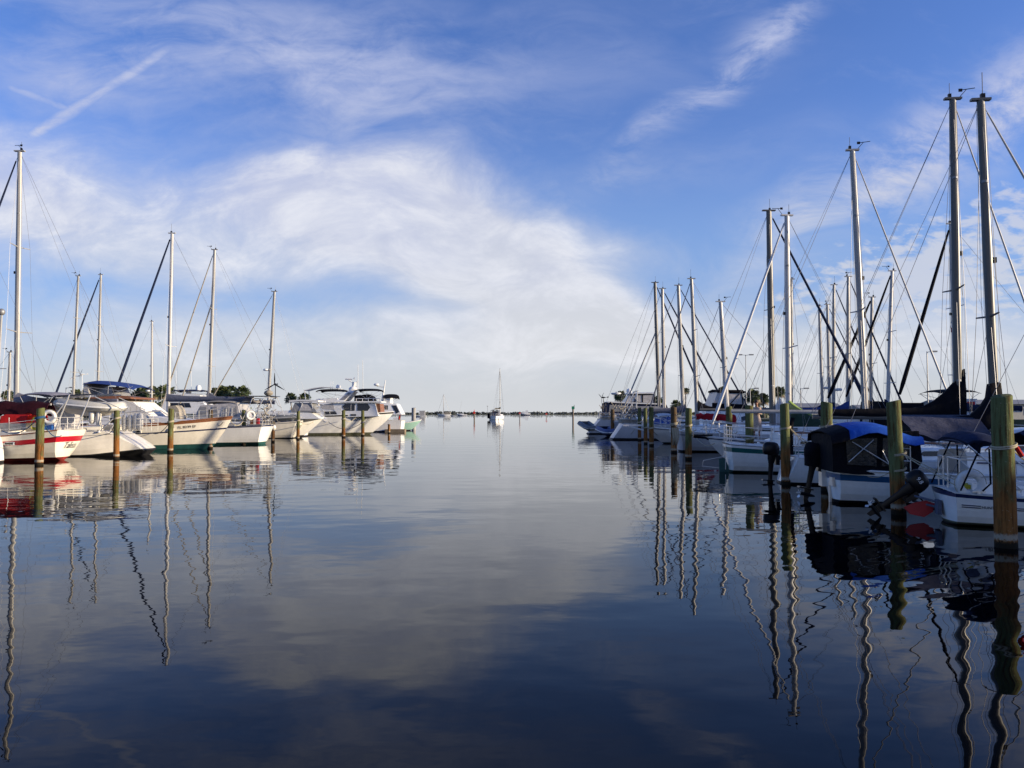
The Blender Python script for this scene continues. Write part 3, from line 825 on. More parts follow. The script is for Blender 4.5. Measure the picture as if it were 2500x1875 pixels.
def wrap(mb, key, z, turns=2, r=.014):
    o, p, h, rad = PL[key]; pts = []
    for i in range(turns * 18 + 1):
        a = 2 * pi * i / 18; q = rad * 1.05 + r * .6
        pts.append(p + Vector((q * cos(a), q * sin(a), z + r * 2.0 * (i / 18) + .035 * sin(a + 1))))
    mb.tube(pts, r, 5)
def sag(a, b, s, n=10):
    a, b = Vector(a), Vector(b)
    return [lerp(a, b, i / n) - Vector((0, 0, s * 4 * (i / n) * (1 - i / n))) for i in range(n + 1)]
def line(key, z, ends, label, m=ROPE, s=.15, r=.012, turns=2):
    mb = MB(); wrap(mb, key, z, turns, r * 1.15)
    o, p, h, rad = PL[key]
    for e in ends:
        e = Vector(e); d = (e - p); d.z = 0; d.normalize()
        mb.tube(sag(p + d * (rad + .01) + Vector((0, 0, z + .03)), e, s), r, 5)
    o = mb.build('mooring_line', m, None)
    return tag(o, label, 'rope', 'mooring lines tied to the pilings')

# ------------------------------------------------------------------ loose gear
def life_ring(c, R0, r, rz, label, parent=None):
    o = empty('life_ring', c, rz, label, 'life ring', 'life rings hung on the rails')
    pts = [(R0 * cos(a), 0, R0 * sin(a)) for a in [2 * pi * i / 28 for i in range(28)]]
    MB().tube(pts, r, 12, 0, True, 1.0, True).build('ring', RINGW, o, 60)
    for k in range(4):
        a0 = pi / 4 + k * pi / 2
        q = [((R0) * cos(a), 0, (R0) * sin(a)) for a in (a0 - .14, a0 - .05, a0 + .05, a0 + .14)]
        MB().tube(q, r * 1.06, 12).build('band', CANVWHITE, o, 60)
    mb = MB(); mb.tube([((R0 + r * 1.25) * cos(a), 0, (R0 + r * 1.25) * sin(a)) for a in [2 * pi * i / 24 for i in range(24)]], .008, 4, loop=True)
    mb.build('grab_line', ROPE, o)
    return o
def fender(c, l, r, label, m=FENDER):
    o = empty('fender', c, 0, label, 'fender', 'fenders hung at the scooped stern')
    MB().lathe([(.01, -l / 2 - .04), (r * .6, -l / 2), (r, -l / 2 + r * .8), (r, l / 2 - r * .8), (r * .6, l / 2), (.02, l / 2 + .05)], (0, 0, 0), 14).build('body', m, o, 60)
    MB().tube([(0, 0, l / 2 + .03), (0.01, 0, l / 2 + .45)], .01, 5).build('lanyard', ROPE, o)
    return o
def dinghy(loc, rz, L, W, r, m, hm, label, pitch=0.0, group=None, motor=False):
    o = empty('inflatable_dinghy', loc, rz, label, 'dinghy', group)
    o.rotation_euler = (0, R(pitch), rz)
    w = W / 2 - r
    pts = [(-L * .5, w, 0), (-L * .42, w, 0), (L * .1, w, .0), (L * .32, w * .85, .05), (L * .44, w * .5, .12), (L * .48, 0, .16),
           (L * .44, -w * .5, .12), (L * .32, -w * .85, .05), (L * .1, -w, 0), (-L * .42, -w, 0), (-L * .5, -w, 0)]
    MB().tube(pts, [r * .45] + [r] * (len(pts) - 2) + [r * .45], 14).build('tube', m, o, 60)
    mb = MB(); q = [(x, y * 1.02, z - r * .15) for x, y, z in pts[1:-1]]
    mb.tube([(x, y + (r * 1.0 if y > .01 else -r if y < -.01 else 0), z) if abs(y) > w * .6 else (x + r * .9, y * 1.3, z) for x, y, z in q], r * .2, 6)
    mb.build('rub_strake', TRIM if m is not RUBBERG else RUBBERW, o, 60)
    rings = []
    for t, k, d in ((-.38, 1, .46), (-.1, 1, .50), (.15, .9, .46), (.32, .6, .3), (.42, .2, .02)):
        rings.append([(L * t, w * k, -r * .3), (L * t, w * k * .85, -r * .3 - d * .45), (L * t, 0, -r * .3 - d), (L * t, -w * k * .85, -r * .3 - d * .45), (L * t, -w * k, -r * .3), (L * t, 0, -r * .15)])
    MB().loft(rings).build('hull', hm, o, 40)
    MB().box((-L * .36, 0, .06), (.05, W - 2 * r, .42)).build('transom', hm, o)
    MB().box((-L * .05, 0, .1), (.24, W - 1.4 * r, .04)).build('seat', TEAK if m is RUBBERW else BLACKP, o)
    return o
def wind_generator(parent, p, h, r=.55, m=TRIM, face=0.0, spin=.3):
    p = Vector(p)
    b = MB().tube([p, p + Vector((0, 0, h))], .028, 7).build('generator_pole', m, parent)
    c = p + Vector((0, 0, h + .06)); f = Vector((cos(face), sin(face), 0)); s_ = Vector((-sin(face), cos(face), 0))
    g = MB().tube([c - f * .28, c - f * .05, c + f * .18, c + f * .26], [.03, .09, .08, .02], 10)
    g.plate([c - f * .3, c - f * .6 + Vector((0, 0, .14)), c - f * .62 - Vector((0, 0, .04))], .012)
    g.build('generator', m, b)
    for k in range(3):
        a = spin + 2 * pi * k / 3; d = s_ * cos(a) + Vector((0, 0, 1)) * sin(a); e = d.cross(f)
        q = c + f * .22
        MB().plate([q + d * .06 - e * .03, q + d * r * .4 - e * .055, q + d * r - e * .012, q + d * r + e * .012, q + d * r * .35 + e * .05, q + d * .06 + e * .03], .012).build('blade', BLACKP if m is not BLACKP else BLACKP, b, 0)
    return b
STD = [(.05, 0), (.10, 1), (1.0, 2)]
# ------------------------------------------------------------------ left row
SG = 'sailboats moored in the left row'
def left_row():
    # white stern cut by the left edge of the frame
    b = Boat('motor_cruiser', 'white rounded stern poking in at the left edge of the frame', 'motorboat', 36.5, XD(13, 38.1), 'stern', -1, 9, 3.1, (1.25, 1.2, 1.6), tw=.9, sr=-.3, wls=.8)
    b.hull([(.08, 0), (.9, 1), (1, 1)], [BLACKB, WHITE]); b.cabin(1.5, 6.5, 1.0, .8, .35, wins=[(1.9, 4.2)])

    # red-striped yacht
    D = 39.3
    b = Boat('sailboat', 'cream ketch with a wide red hull stripe, maroon boom cover and name on its transom', 'sailboat', D, -21.6, 'stern', -1, 11.5, 3.3,
             (1.48, 1.1, 1.6), br=1.6, sr=.50, tw=.80, wls=.10, ex=.42, group=SG)
    b.hull([(.12, 0), (.62, 1), (.80, 2), (1, 1)], [BOTRED, CREAM, RED])
    b.toe_rail(TEAK, .035)
    # name on the transom
    a0, a1 = b.pt(0, .42, 1), b.pt(0, .58, 1)
    ez = Vector((a1.x - a0.x, 0, a1.z - a0.z)).normalized(); ex = Vector((0, -1, 0)); n = ex.cross(ez)
    M = Matrix((ex, ez, n)).transposed().to_4x4(); M.translation = Vector(((a0.x + a1.x) / 2 - .13, 0, (a0.z + a1.z) / 2)) + n * .02
    lettering('Talisa', .46, PAINTG, b.o, M, .35, name='name_lettering')
    for x in (2.2, 3.9):
        p = b.pt(x / b.L, .71, 1); f = MB().box((x, p.y + .01, p.z), (.5, .05, .16)).build('porthole', TRIM, b.o)
        MB().box((x, p.y + .04, p.z), (.38, .03, .10)).build('pane', GLASS, f)
    b.cabin(2.9, 8.5, .52, .66, .3, CREAM, wins=[(3.3, 4.4), (4.9, 6.0)])
    for sd in (1, -1): MB().loft([[(x, sd * y, z) for y, z in ((w, 1.15), (w, 1.42), (w - .12, 1.42), (w - .12, 1.15))] for x, w in ((.9, 1.15), (2.9, 1.3))]).build('coaming', CREAM, b.o)
    # long maroon cover over the boom, sagging in folds
    (xa, za), (xb, zb) = b.P(-70, 1000), b.P(125, 983)
    rows = []
    rg = random.Random(5)
    for i in range(15):
        t = i / 14; x = lerp(xa, xb, t)
        ht = .62 + .06 * sin(i * 2.1); zt = 2.86 + .05 * sin(i * 1.3)
        rows.append([(x, .42 * sd + .03 * sin(i * 1.7 + k), zt - q * ht) for k, (sd, q) in enumerate(((-1.1, 1), (-.9, .6), (-.55, .2), (0, 0), (.55, .2), (.9, .6), (1.1, 1)))])
    MB().grid(rows, .03).build('boom_cover', CANVMAR, b.o, 60)
    MB().tube([(xa, 0, 2.74), (xb, 0, 2.74)], .06, 8).build('boom', ALU, b.o)
    # dodger: bright red edge with pale windows
    (x0, z0), (x1, z1) = b.P(30, 1020), b.P(92, 1010)
    rows = []
    for i in range(6):
        t = i / 5; x = lerp(x0, x1, t); rows.append([(x, .95 * u, 2.12 + .16 * (1 - u * u) - (.30 if abs(u) > .9 else 0)) for u in (-1, -.88, -.5, 0, .5, .88, 1)])
    c = MB().grid(rows, .03).build('dodger', CANVBRIGHT, b.o, 60)
    for sd in (1, -1):
        MB().plate([(x0 + .2, sd * .99, 1.35), (x1, sd * .95, 1.5), (x1, sd * .94, 1.86), (x0, sd * .94, 1.86)], .02).build('side_curtain', VINYL, c, 0)
    b.house([(x0 + .5, 1.3), (x0 + 1.6, 1.3), (x0 + .2, 2.0), (x0 - .2, 2.0)], 1.0, .9, CANVMAR, 'dodger_front')
    b.pushpit(.62, 2.2); b.rail(2.2, 10.5, .62)
    b.mast(6.6, 15, top=(6.7, 0, 15.5), spreaders=((.5, 1.0),))
    # radar pole on the stern quarter with a ball dome
    pb, pt_ = b.loc(10, 1000), b.loc(26, 772)
    pb.y = pt_.y = .7; 
    m1 = MB().tube([Vector((pb.x, .7, 1.1)), Vector((pt_.x, .7, pt_.z))], [.06, .05], 8).build('mizzen_mast', ALU, b.o)
    q = Vector((pt_.x, .7, pt_.z + .12)); MB().ell(q, (.16, .16, .17), 14, 8).build('radar_ball', GALV, m1, 60)
    MB().tube([lerp(Vector((pb.x, .7, 1.1)), q, .55) + Vector((.45, 0, 0)), lerp(Vector((pb.x, .7, 1.1)), q, .55), lerp(Vector((pb.x, .7, 1.1)), q, .55) - Vector((.4, 0, 0))], .02, 5).build('spreader', ALU, m1)
    # stern davit struts
    MB().tube([(.3, .95, 1.5), (-.35, .95, 3.2)], .03, 6).tube([(.9, .95, 1.45), (-.3, .95, 3.0)], .03, 6).tube([(.3, -.95, 1.5), (-.35, -.95, 3.2)], .03, 6).build('stern_arch', STEEL, b.o)
    TA = b
    c = b.M @ Vector((.55, 1.05, 2.12))
    life_ring(c, .26, .085, R(8), 'white life ring on the stern rail of the red-striped yacht')
    for k, (dx, dy) in enumerate(((.55, .95), (.85, 1.0))):
        q = b.M @ Vector((dx, dy, 1.50)); o = empty('water_jug', q, 0, 'blue water jug on the red-striped yacht, the %s' % ('one nearer the stern' if k == 0 else 'one nearer the piling'), 'jug', 'blue jugs on the side deck')
        MB().loft([[(x * s_, y * s_, z) for x, y in ((.13, .1), (-.13, .1), (-.13, -.1), (.13, -.1))] for z, s_ in ((0, .95), (.05, 1.05), (.34, 1.05), (.42, .7))]).build('body', JUGB, o, 30)
        MB().lathe([(.04, .42), (.04, .49), (.005, .49)], (.05, 0, 0), 10).build('cap', TRIM, o)
    q = b.M @ Vector((1.25, 1.0, 1.86)); mb = MB()
    for k in range(6): mb.tube([q + Vector((.17 * cos(a), -.03 * k / 6 + .02 * sin(3 * a), .26 * sin(a) - .02 * k)) for a in [2 * pi * i / 16 for i in range(16)]], .018, 5, loop=True)
    tag(mb.build('hose_coil', ROPEY, None), 'yellow hose coiled on the rail under the life ring', 'hose')

    # cream yacht with scooped stern
    D = 44.2
    b = Boat('sailboat', 'cream yacht with a scooped white stern, fenders and a dinghy hung behind it', 'sailboat', D, -20.0, 'stern', -1, 13.0, 4.0,
             (1.35, 1.2, 1.55), br=1.4, sr=-1.55, tw=.70, wls=.75, ex=.5, group=SG)
    # scoop: transom leans forward going up
    b.sr = 0
    b.L = 13
    def scoop(t, f, sd):
        bb, w = b.bh(t), b.wl(t); g = max(f, 0); z = f * b.sheer(t) if f >= 0 else f * b.draft
        if f >= 0: z = z + .30 * (1 - g) * max(0, 1 - t * 4.5)
        else: z += .36 * max(0, 1 - t * 4.5)
        hb = (w + (bb - w) * g ** b.ex if f >= 0 else w * (1 + .5 * f)) * (1 - .25 * (1 - g) * max(0, 1 - t * 6))
        xs = 1.9 * g ** 1.25 + (.3 * -f if f < 0 else 0); xb = b.L - b.br * (1 - g) ** 1.25 - (.7 * -f if f < 0 else 0)
        return Vector((lerp(xs, xb, t), sd * hb, z))
    b.pt = scoop
    b.hull([(.02, 0), (.07, 1), (.82, 2), (.84, 3), (1, 2)], [BLACKB, BLACKB, CREAM, ALUD])
    for sd in (1, -1):
        MB().loft([[(x, sd * (y + o_), z) for y, o_, z in ((w, 0, zz), (w, 0, zz + .28), (w - .3, 0, zz + .34), (w - .3, 0, zz))] for x, w, zz in ((2.1, 1.25, 1.32), (3.2, 1.55, 1.28), (5.5, 1.75, 1.2))]).build('coaming', CREAM, b.o, 30)
    b.cabin(5.2, 10.5, .62, .62, .35, CREAM, wins=[(5.7, 7.3), (7.7, 8.8)])
    p = b.pt(.24, .72, 1)
    for t in (.25, .42): p = b.pt(t, .70, 1); MB().box((p.x, p.y + .015, p.z), (.48, .05, .15)).build('porthole', GLASS, b.o)
    mp = b.loc(40, 985); mt = b.loc(48, 370)
    b.mast(mp.x, mt.z, .105, ALU, (mt.x, 0, mt.z), ((.36, 1.15), (.66, .9)), boom=5.6, boom_z=b.P(100, 983)[1], furl=(.07, CANVNAVY), wire=.008)
    b.sail_cover(mp.x, mp.x - 5.6, b.P(100, 983)[1] + .1, CANVPALE, .35, .14)
    b.canopy(b.P(165, 990)[0], b.P(80, 990)[0], 1.35, b.P(120, 968)[1], .14, CANVPALE)
    mb = MB()
    b.house([(b.P(165, 1040)[0], 1.45), (b.P(60, 1040)[0], 1.45), (b.P(80, 972)[0], 2.75), (b.P(165, 975)[0], 2.75)], 1.33, 1.25, VINYLW, 'cockpit_enclosure')
    # dark solar bimini edge running over the dinghy
    (xa, za), (xb, zb) = b.P(140, 972), b.P(268, 966)
    MB().grid([[(lerp(xa, xb, t), y, lerp(za, zb, t) + .06) for y in (-1.3, 0, 1.3)] for t in (0, .5, 1)], .07).build('solar_bimini', SOLAR, b.o, 30)
    for sd in (1, -1):
        mb = MB(); mb.tube([(1.6, sd * 1.3, 1.3), (.9, sd * 1.3, 2.5), (b.P(262, 970)[0], sd * 1.3, b.P(262, 970)[1])], .03, 6)
        x1, z1 = b.P(340, 1005); mb.tube([(2.2, sd * 1.2, 1.3), (1.2, sd * 1.1, 2.3), (-.1, sd * 1.1, 2.45), (-.5, sd * 1.1, 2.2)], .035, 6)
        mb.tube([(1.6, sd * 1.3, 1.36), (2.2, sd * 1.2, 1.36)], .03, 6).build('davit_arch', STEEL, b.o)
    b.pushpit(.65, 2.8); b.rail(3.0, 12, .62); 
    x, z = b.P(238, 992)
    q = b.M @ Vector((x, .55, z + .02))
    dinghy(q, pi / 2 * 0 + b.rz + pi, 3.45, 1.75, .27, RUBBERW, CREAM, 'cream inflatable dinghy slung on davits above the scooped stern', 6, 'inflatable dinghies')
    for i, (px, py, l, r, lab) in enumerate(((304, 1033, .85, .15, 'white fender above the scooped stern, leftmost of the hanging group'), (318, 1033, .85, .15, 'white fender above the scooped stern, second of the group'),
                                           (332, 1031, .9, .16, 'white fender above the scooped stern, third of the group'), (342, 1030, .9, .16, 'white fender above the scooped stern, rightmost of the group'),
                                           (225, 1018, .7, .17, 'white fender hanging under the dinghy keel, the fatter left one'), (241, 1024, .95, .13, 'long white fender hanging under the dinghy, right one'))):
        v = at(px, py, 43.2 if i > 3 else 43.8); fender(v, l, r, lab)
    # outboard engine stored on the rail, stern pedestal
    b.outboard((1.7, .9, 1.95), 0, .8, cowlm=CREAM)

    # trawler with blue bimini and white sloping windshield cover, bow to the channel
    D = 52
    b = Boat('pilothouse_trawler', 'pilothouse boat with a blue bimini, white sloping windshield cover and teak rails', 'motorboat', D, XD(568, D), 'bow', 1, 13.5, 4.1,
             (1.35, 1.5, 2.05), br=1.35, sr=.2, tw=.85, wlm=.9, ex=.75)
    b.hull([(.02, 0), (.17, 0), (.62, 1), (.67, 2), (.92, 1), (1, 3)], [TEAL, CREAM, NAVY, TEAK])
    b.toe_rail(TEAK, .05)
    x, z = b.P(480, 1041); b.bowtext('FL 8239 EF', (x) / b.L, .80, .24, PAINTB)
    for px in (370, 440):
        x, z = b.P(px, 1047); t = x / b.L; p = b.pt(t, .74, -1); f = MB().box((x, p.y - .01, p.z), (.42, .06, .2)).build('porthole', CREAM, b.o); MB().box((x, p.y - .04, p.z), (.3, .04, .12)).build('pane', GLASS, f)
    P = b.px
    x, z = b.P(560, 1035)
    # bow stripe flash
    o, win = b.house(P([(250, 1045), (385, 1033), (455, 1030), (470, 1026), (300, 1003), (250, 1003)]), 1.75, 1.6, TRIM, 'deckhouse')
    o, win = b.house(P([(240, 1005), (405, 1032), (352, 1000), (300, 972), (240, 974)]), 1.6, 1.45, WHITE, 'pilothouse')
    o2, w2 = b.house(P([(302, 976), (352, 982), (412, 1032), (398, 1034), (360, 1030)]), 1.72, 1.5, CANVWHITE, 'windshield_cover')
    win(P([(265, 1003), (300, 1004), (318, 985), (265, 983)]))
    o3, w3 = b.house(P([(250, 975), (352, 975), (348, 971), (300, 966), (250, 968)]), 1.75, 1.6, TEAK, 'flybridge_coaming')
    (xa, za), (xb, zb) = b.P(232, 936), b.P(352, 945)
    b.canopy(xa, xb, 1.5, (za + zb) / 2 - .12, .22, CANVMID, deck=b.P(300, 970)[1], zf=-.35)
    o4, w4 = b.house(P([(232, 968), (246, 968), (238, 936), (230, 936)]), 1.4, 1.3, VINYLW, 'side_screen')
    o4, w4 = b.house(P([(275, 970), (300, 970), (292, 945), (282, 945)]), 1.2, 1.1, VINYL, 'flybridge_windscreen')
    b.rail(6.5, 13.0, .62, step=1.3); b.pulpit(.62, 1.2)
    MB().lathe([(.35, 0), (.38, .3), (.34, .75), (.2, .85), (.01, .86)], (b.P(430, 1024)[0], .2, b.P(430, 1022)[1] - .1), 10).build('deck_box', CANVTAN, b.o)
    o5, w5 = b.house(P([(418, 1024), (448, 1022), (444, 1000), (436, 990), (418, 992)]), .55, .5, CANVTAN, 'deck_cover')

    # yacht with solar arch, blue sheer line, teal bottom
    D = 60
    b = Boat('sailboat', 'white yacht with a stern arch carrying a solar panel, teal waterline and pale cockpit enclosure', 'sailboat', D, -18.3, 'stern', -1, 12.5, 3.9,
             (1.42, 1.25, 1.6), br=1.5, sr=.45, tw=.78, wls=.5, ex=.45, group=SG)
    b.hull([(.13, 0), (.93, 1), (1, 2)], [TEAL, WHITE, NAVY])
    b.toe_rail(NAVY, .03)
    b.cabin(4.2, 10, .6, .66, .3, WHITE, wins=[(4.8, 6.2), (6.6, 7.6)])
    o, win = b.house(b.px([(490, 1022), (604, 1022), (592, 984), (505, 990)]), 1.45, 1.2, VINYLW, 'cockpit_enclosure')
    for a_, c_ in ((500, 522), (530, 548), (556, 574), (578, 595)):
        win(b.px([(a_, 1016), (c_, 1016), (c_ - 3, 993), (a_ + 4, 993)]), VINYL, 'clear_panel')
    b.canopy(b.P(592, 983)[0], b.P(505, 986)[0], 1.25, b.P(550, 985)[1], .12, CANVTAN, False)
    mp = b.loc(410, 1010); mt = b.loc(420, 570)
    zb = b.P(500, 975)[1]
    b.mast(mp.x, mt.z, .10, WHITEMAST, (mt.x, 0, mt.z), ((.42, .95),), boom=6.4, boom_z=zb - .12, furl=(.10, CANVNAVY), fore_x=b.P(268, 985)[0], fz=b.P(268, 985)[1] - .4)
    b.sail_cover(mp.x, mp.x - 6.4, zb, CANVSLATE, .15, .22)
    b.pushpit(.66, 2.4); b.rail(2.4, 11.5, .62)
    mb = MB(); za = b.P(650, 970)[1]
    for sd in (1, -1):
        mb.tube([(.9, sd * 1.25, 1.4), (.0, sd * 1.2, za - .1), (-.35, sd * 1.1, za)], .035, 6); mb.tube([(1.7, sd * 1.25, 1.4), (.8, sd * 1.2, za - .1)], .03, 6)
        mb.tube([(-.35, sd * 1.1, za), (-.9, sd * 1.1, za - 1.4)], .025, 6); mb.tube([(.2, sd * 1.2, za - .9), (.9, sd * 1.2, za - 1.2)], .02, 6)
    mb.tube([(-.35, 1.1, za), (-.35, -1.1, za)], .035, 6).tube([(.8, 1.2, za - .1), (.8, -1.2, za - .1)], .03, 6)
    ar = mb.build('stern_arch', STEEL, b.o)
    (xa, z1), (xb, z2) = b.P(605, 969), b.P(678, 969)
    MB().box(((xa + xb) / 2 + .1, 0, z1 + .04), (abs(xa - xb), 2.0, .05)).build('solar_panel', SOLAR, ar)
    wind_generator(ar, (b.P(677, 970)[0], .5, b.P(677, 975)[1]), b.P(677, 941)[1] - b.P(677, 975)[1], .85, BLACKP, face=pi / 2, spin=pi / 2)
    rg = random.Random(11); mb = MB()
    for k in range(26):
        a = Vector((rg.uniform(-.9, .5), rg.uniform(.5, 1.3), za - rg.uniform(.1, 1.9))); c = a + Vector((rg.uniform(-.5, .5), rg.uniform(-.3, .3), rg.uniform(-.8, .3)))
        mb.tube([a, (a + c) / 2 + Vector((0, .1, -.12)), c], rg.choice((.018, .03, .045)), 5)
    mb.ell((-.25, .8, za + .3), (.35, .35, .22), 10, 6)
    tag(mb.tf(b.M).build('gear_bundle', CANVTAN, None), 'tangle of nets and lines lashed inside the solar arch', 'gear')
    v = at(612, 1014, 58.6); life_ring(v, .27, .09, R(35), 'orange-edged horseshoe style life ring below the solar arch')
    for k in range(4):
        v = b.M @ Vector((.35 + .22 * k, 1.25, 1.72)); o = empty('fuel_can', v, 0, ['red fuel can at the stern rail of the yacht with the solar arch', 'cream can, nearest the mast, on the rail of the solar arch yacht', 'brown can beside the red fuel can under the arch', 'white can at the end of the can row under the arch'][k], 'fuel can', 'cans along the stern rail')
        MB().loft([[(x * s_, y * s_, z) for x, y in ((.09, .13), (-.09, .13), (-.09, -.13), (.09, -.13))] for z, s_ in ((-.22, .95), (.14, 1.0), (.22, .6))]).build('body', [REDP, CREAM, TEAK, TRIM][k], o, 30)
        MB().lathe([(.03, .22), (.03, .27), (.005, .27)], (0, .04, 0), 8).build('cap', BLACKP, o)

    # white yacht further on, name on the side
    D = 74.2
    b = Boat('sailboat', 'white yacht with a grey inflatable on its stern rail, seen behind the solar arch', 'sailboat', D, -19.6, 'stern', -1, 13, 4.0,
             (1.6, 1.35, 1.7), br=1.5, sr=.75, tw=.75, wls=.4, ex=.45, group=SG)
    b.hull([(.05, 0), (.9, 1), (.93, 2), (1, 1)], [BLACKB, CREAM, NAVY]); b.toe_rail(NAVY, .03)
    a0, a1 = b.pt(0, .55, 1), b.pt(0, .75, 1)
    ez = Vector((a1.x - a0.x, 0, a1.z - a0.z)).normalized(); ex = Vector((0, -1, 0)); n = ex.cross(ez)
    M = Matrix((ex, ez, n)).transposed().to_4x4(); M.translation = Vector(((a0.x + a1.x) / 2 - .15, 0, (a0.z + a1.z) / 2)) + n * .03
    lettering('CAR', .45, PAINTG, b.o, M, .25, name='name_lettering')
    b.cabin(4.5, 10, .6, .66, .3, WHITE, wins=[(5, 6.4), (6.8, 8)])
    mp = b.loc(508, 1000); mt = b.loc(524, 610)
    b.mast(mp.x, mt.z, .11, ALU, (mt.x, 0, mt.z), ((.33, 1.0), (.66, .85)), boom=6.2, boom_z=b.P(560, 984)[1], furl=(.07, CANVTAN), fore_x=b.P(385, 985)[0], wire=.009)
    MB().tube([lerp(Vector(mp), Vector(mt), .68), Vector((b.P(440, 985)[0], 0, b.P(440, 985)[1]))], .06, 7).build('staysail_furled', CANVTAN, b.o)
    b.sail_cover(mp.x, mp.x - 6.2, b.P(560, 982)[1], CANVSLATE, .8, .22)
    b.canopy(b.P(640, 985)[0], b.P(595, 985)[0], 1.4, b.P(620, 984)[1], .12, CANVTAN)
    b.pushpit(.7, 2.4, .02); b.rail(2.4, 11.5, .62)
    x, z = b.P(690, 1016); dinghy(b.M @ Vector((x, .7, z - .1)), b.rz, 3.0, 1.5, .21, RUBBERG, RUBBERG, 'grey inflatable dinghy lashed over a white stern in the left row', 0, 'inflatable dinghies')
    # mast yacht behind
    D = 80
    b = Boat('sailboat', 'yacht hidden behind the hardtop cruiser, only its slim tall mast with a radar shows', 'sailboat', D, -20.5, 'stern', -1, 11, 3.5, (1.2, 1.05, 1.4), group=SG)
    b.hull(STD, [BLACKB, NAVY, WHITE]); b.cabin(3, 8, .5, wins=[(3.5, 5)])
    mp = b.loc(652, 1000); mt = b.loc(670, 712)
    b.mast(mp.x, mt.z, .11, ALU, (mt.x, 0, mt.z), ((.42, 1.0),), boom=4.4, radar=.42, furl=(.05, CANVTAN), wire=.008)
    # hardtop cruiser, bow to the channel
    D = 76
    b = Boat('express_cruiser', 'white cruiser with a flared bow, hardtop and small bow rail in the left row', 'motorboat', D, XD(792, D), 'bow', 1, 11.5, 3.9, (1.3, 1.5, 1.95), br=2.2, sr=.1, tw=.9, ex=1.0, wlm=.8)
    b.hull([(.08, 0), (.12, 0), (.9, 1), (1, 1)], [BLACKB, WHITE])
    P = b.px
    x0 = b.P(738, 1035)[0]; MB().plate([(x0, -1.65, b.P(738, 1034)[1]), (x0 - 1.5, -1.7, b.P(730, 1038)[1]), (x0 - 1.4, -1.7, b.P(730, 1033)[1]), (x0 + .4, -1.6, b.P(738, 1033)[1])], .04).build('hull_window', GLASS, b.o, 0)
    o, win = b.house(P([(640, 1024), (790, 1022), (770, 1008), (720, 1002), (640, 1004)]), 1.6, 1.4, TRIM, 'foredeck_cabin')
    o, win = b.house(P([(720, 1006), (783, 1006), (766, 984), (728, 984)]), 1.5, 1.25, VINYL, 'windscreen')
    win(P([(740, 1003), (770, 1003), (760, 986), (746, 986)]), VINYLW, 'clear_panel')
    (xa, za), (xb, zb) = b.P(716, 980), b.P(786, 980)
    MB().grid([[(lerp(xa, xb, t), y, za + .08 * sin(pi * t)) for y in (-1.5, -1.2, 0, 1.2, 1.5)] for t in (0, .3, .7, 1)], .16).build('hardtop', TRIM, b.o, 30)
    mb = MB()
    for sd in (1, -1):
        for p_, q_ in (((716, 1010), (722, 981)), ((742, 1006), (748, 981)), ((775, 1006), (768, 981))):
            (a, c), (d, e) = b.P(*p_), b.P(*q_); mb.tube([(a, sd * 1.4, c), (d, sd * 1.35, e)], .035, 6)
    mb.build('hardtop_post', STEEL, b.o)
    o, win = b.house(P([(758, 1018), (768, 1018), (768, 996), (780, 994), (758, 993)]), .5, .5, TRIM, 'helm_seat')
    b.rail(6.5, 11.0, .55); b.pulpit(.55, 1.0)
left_row()

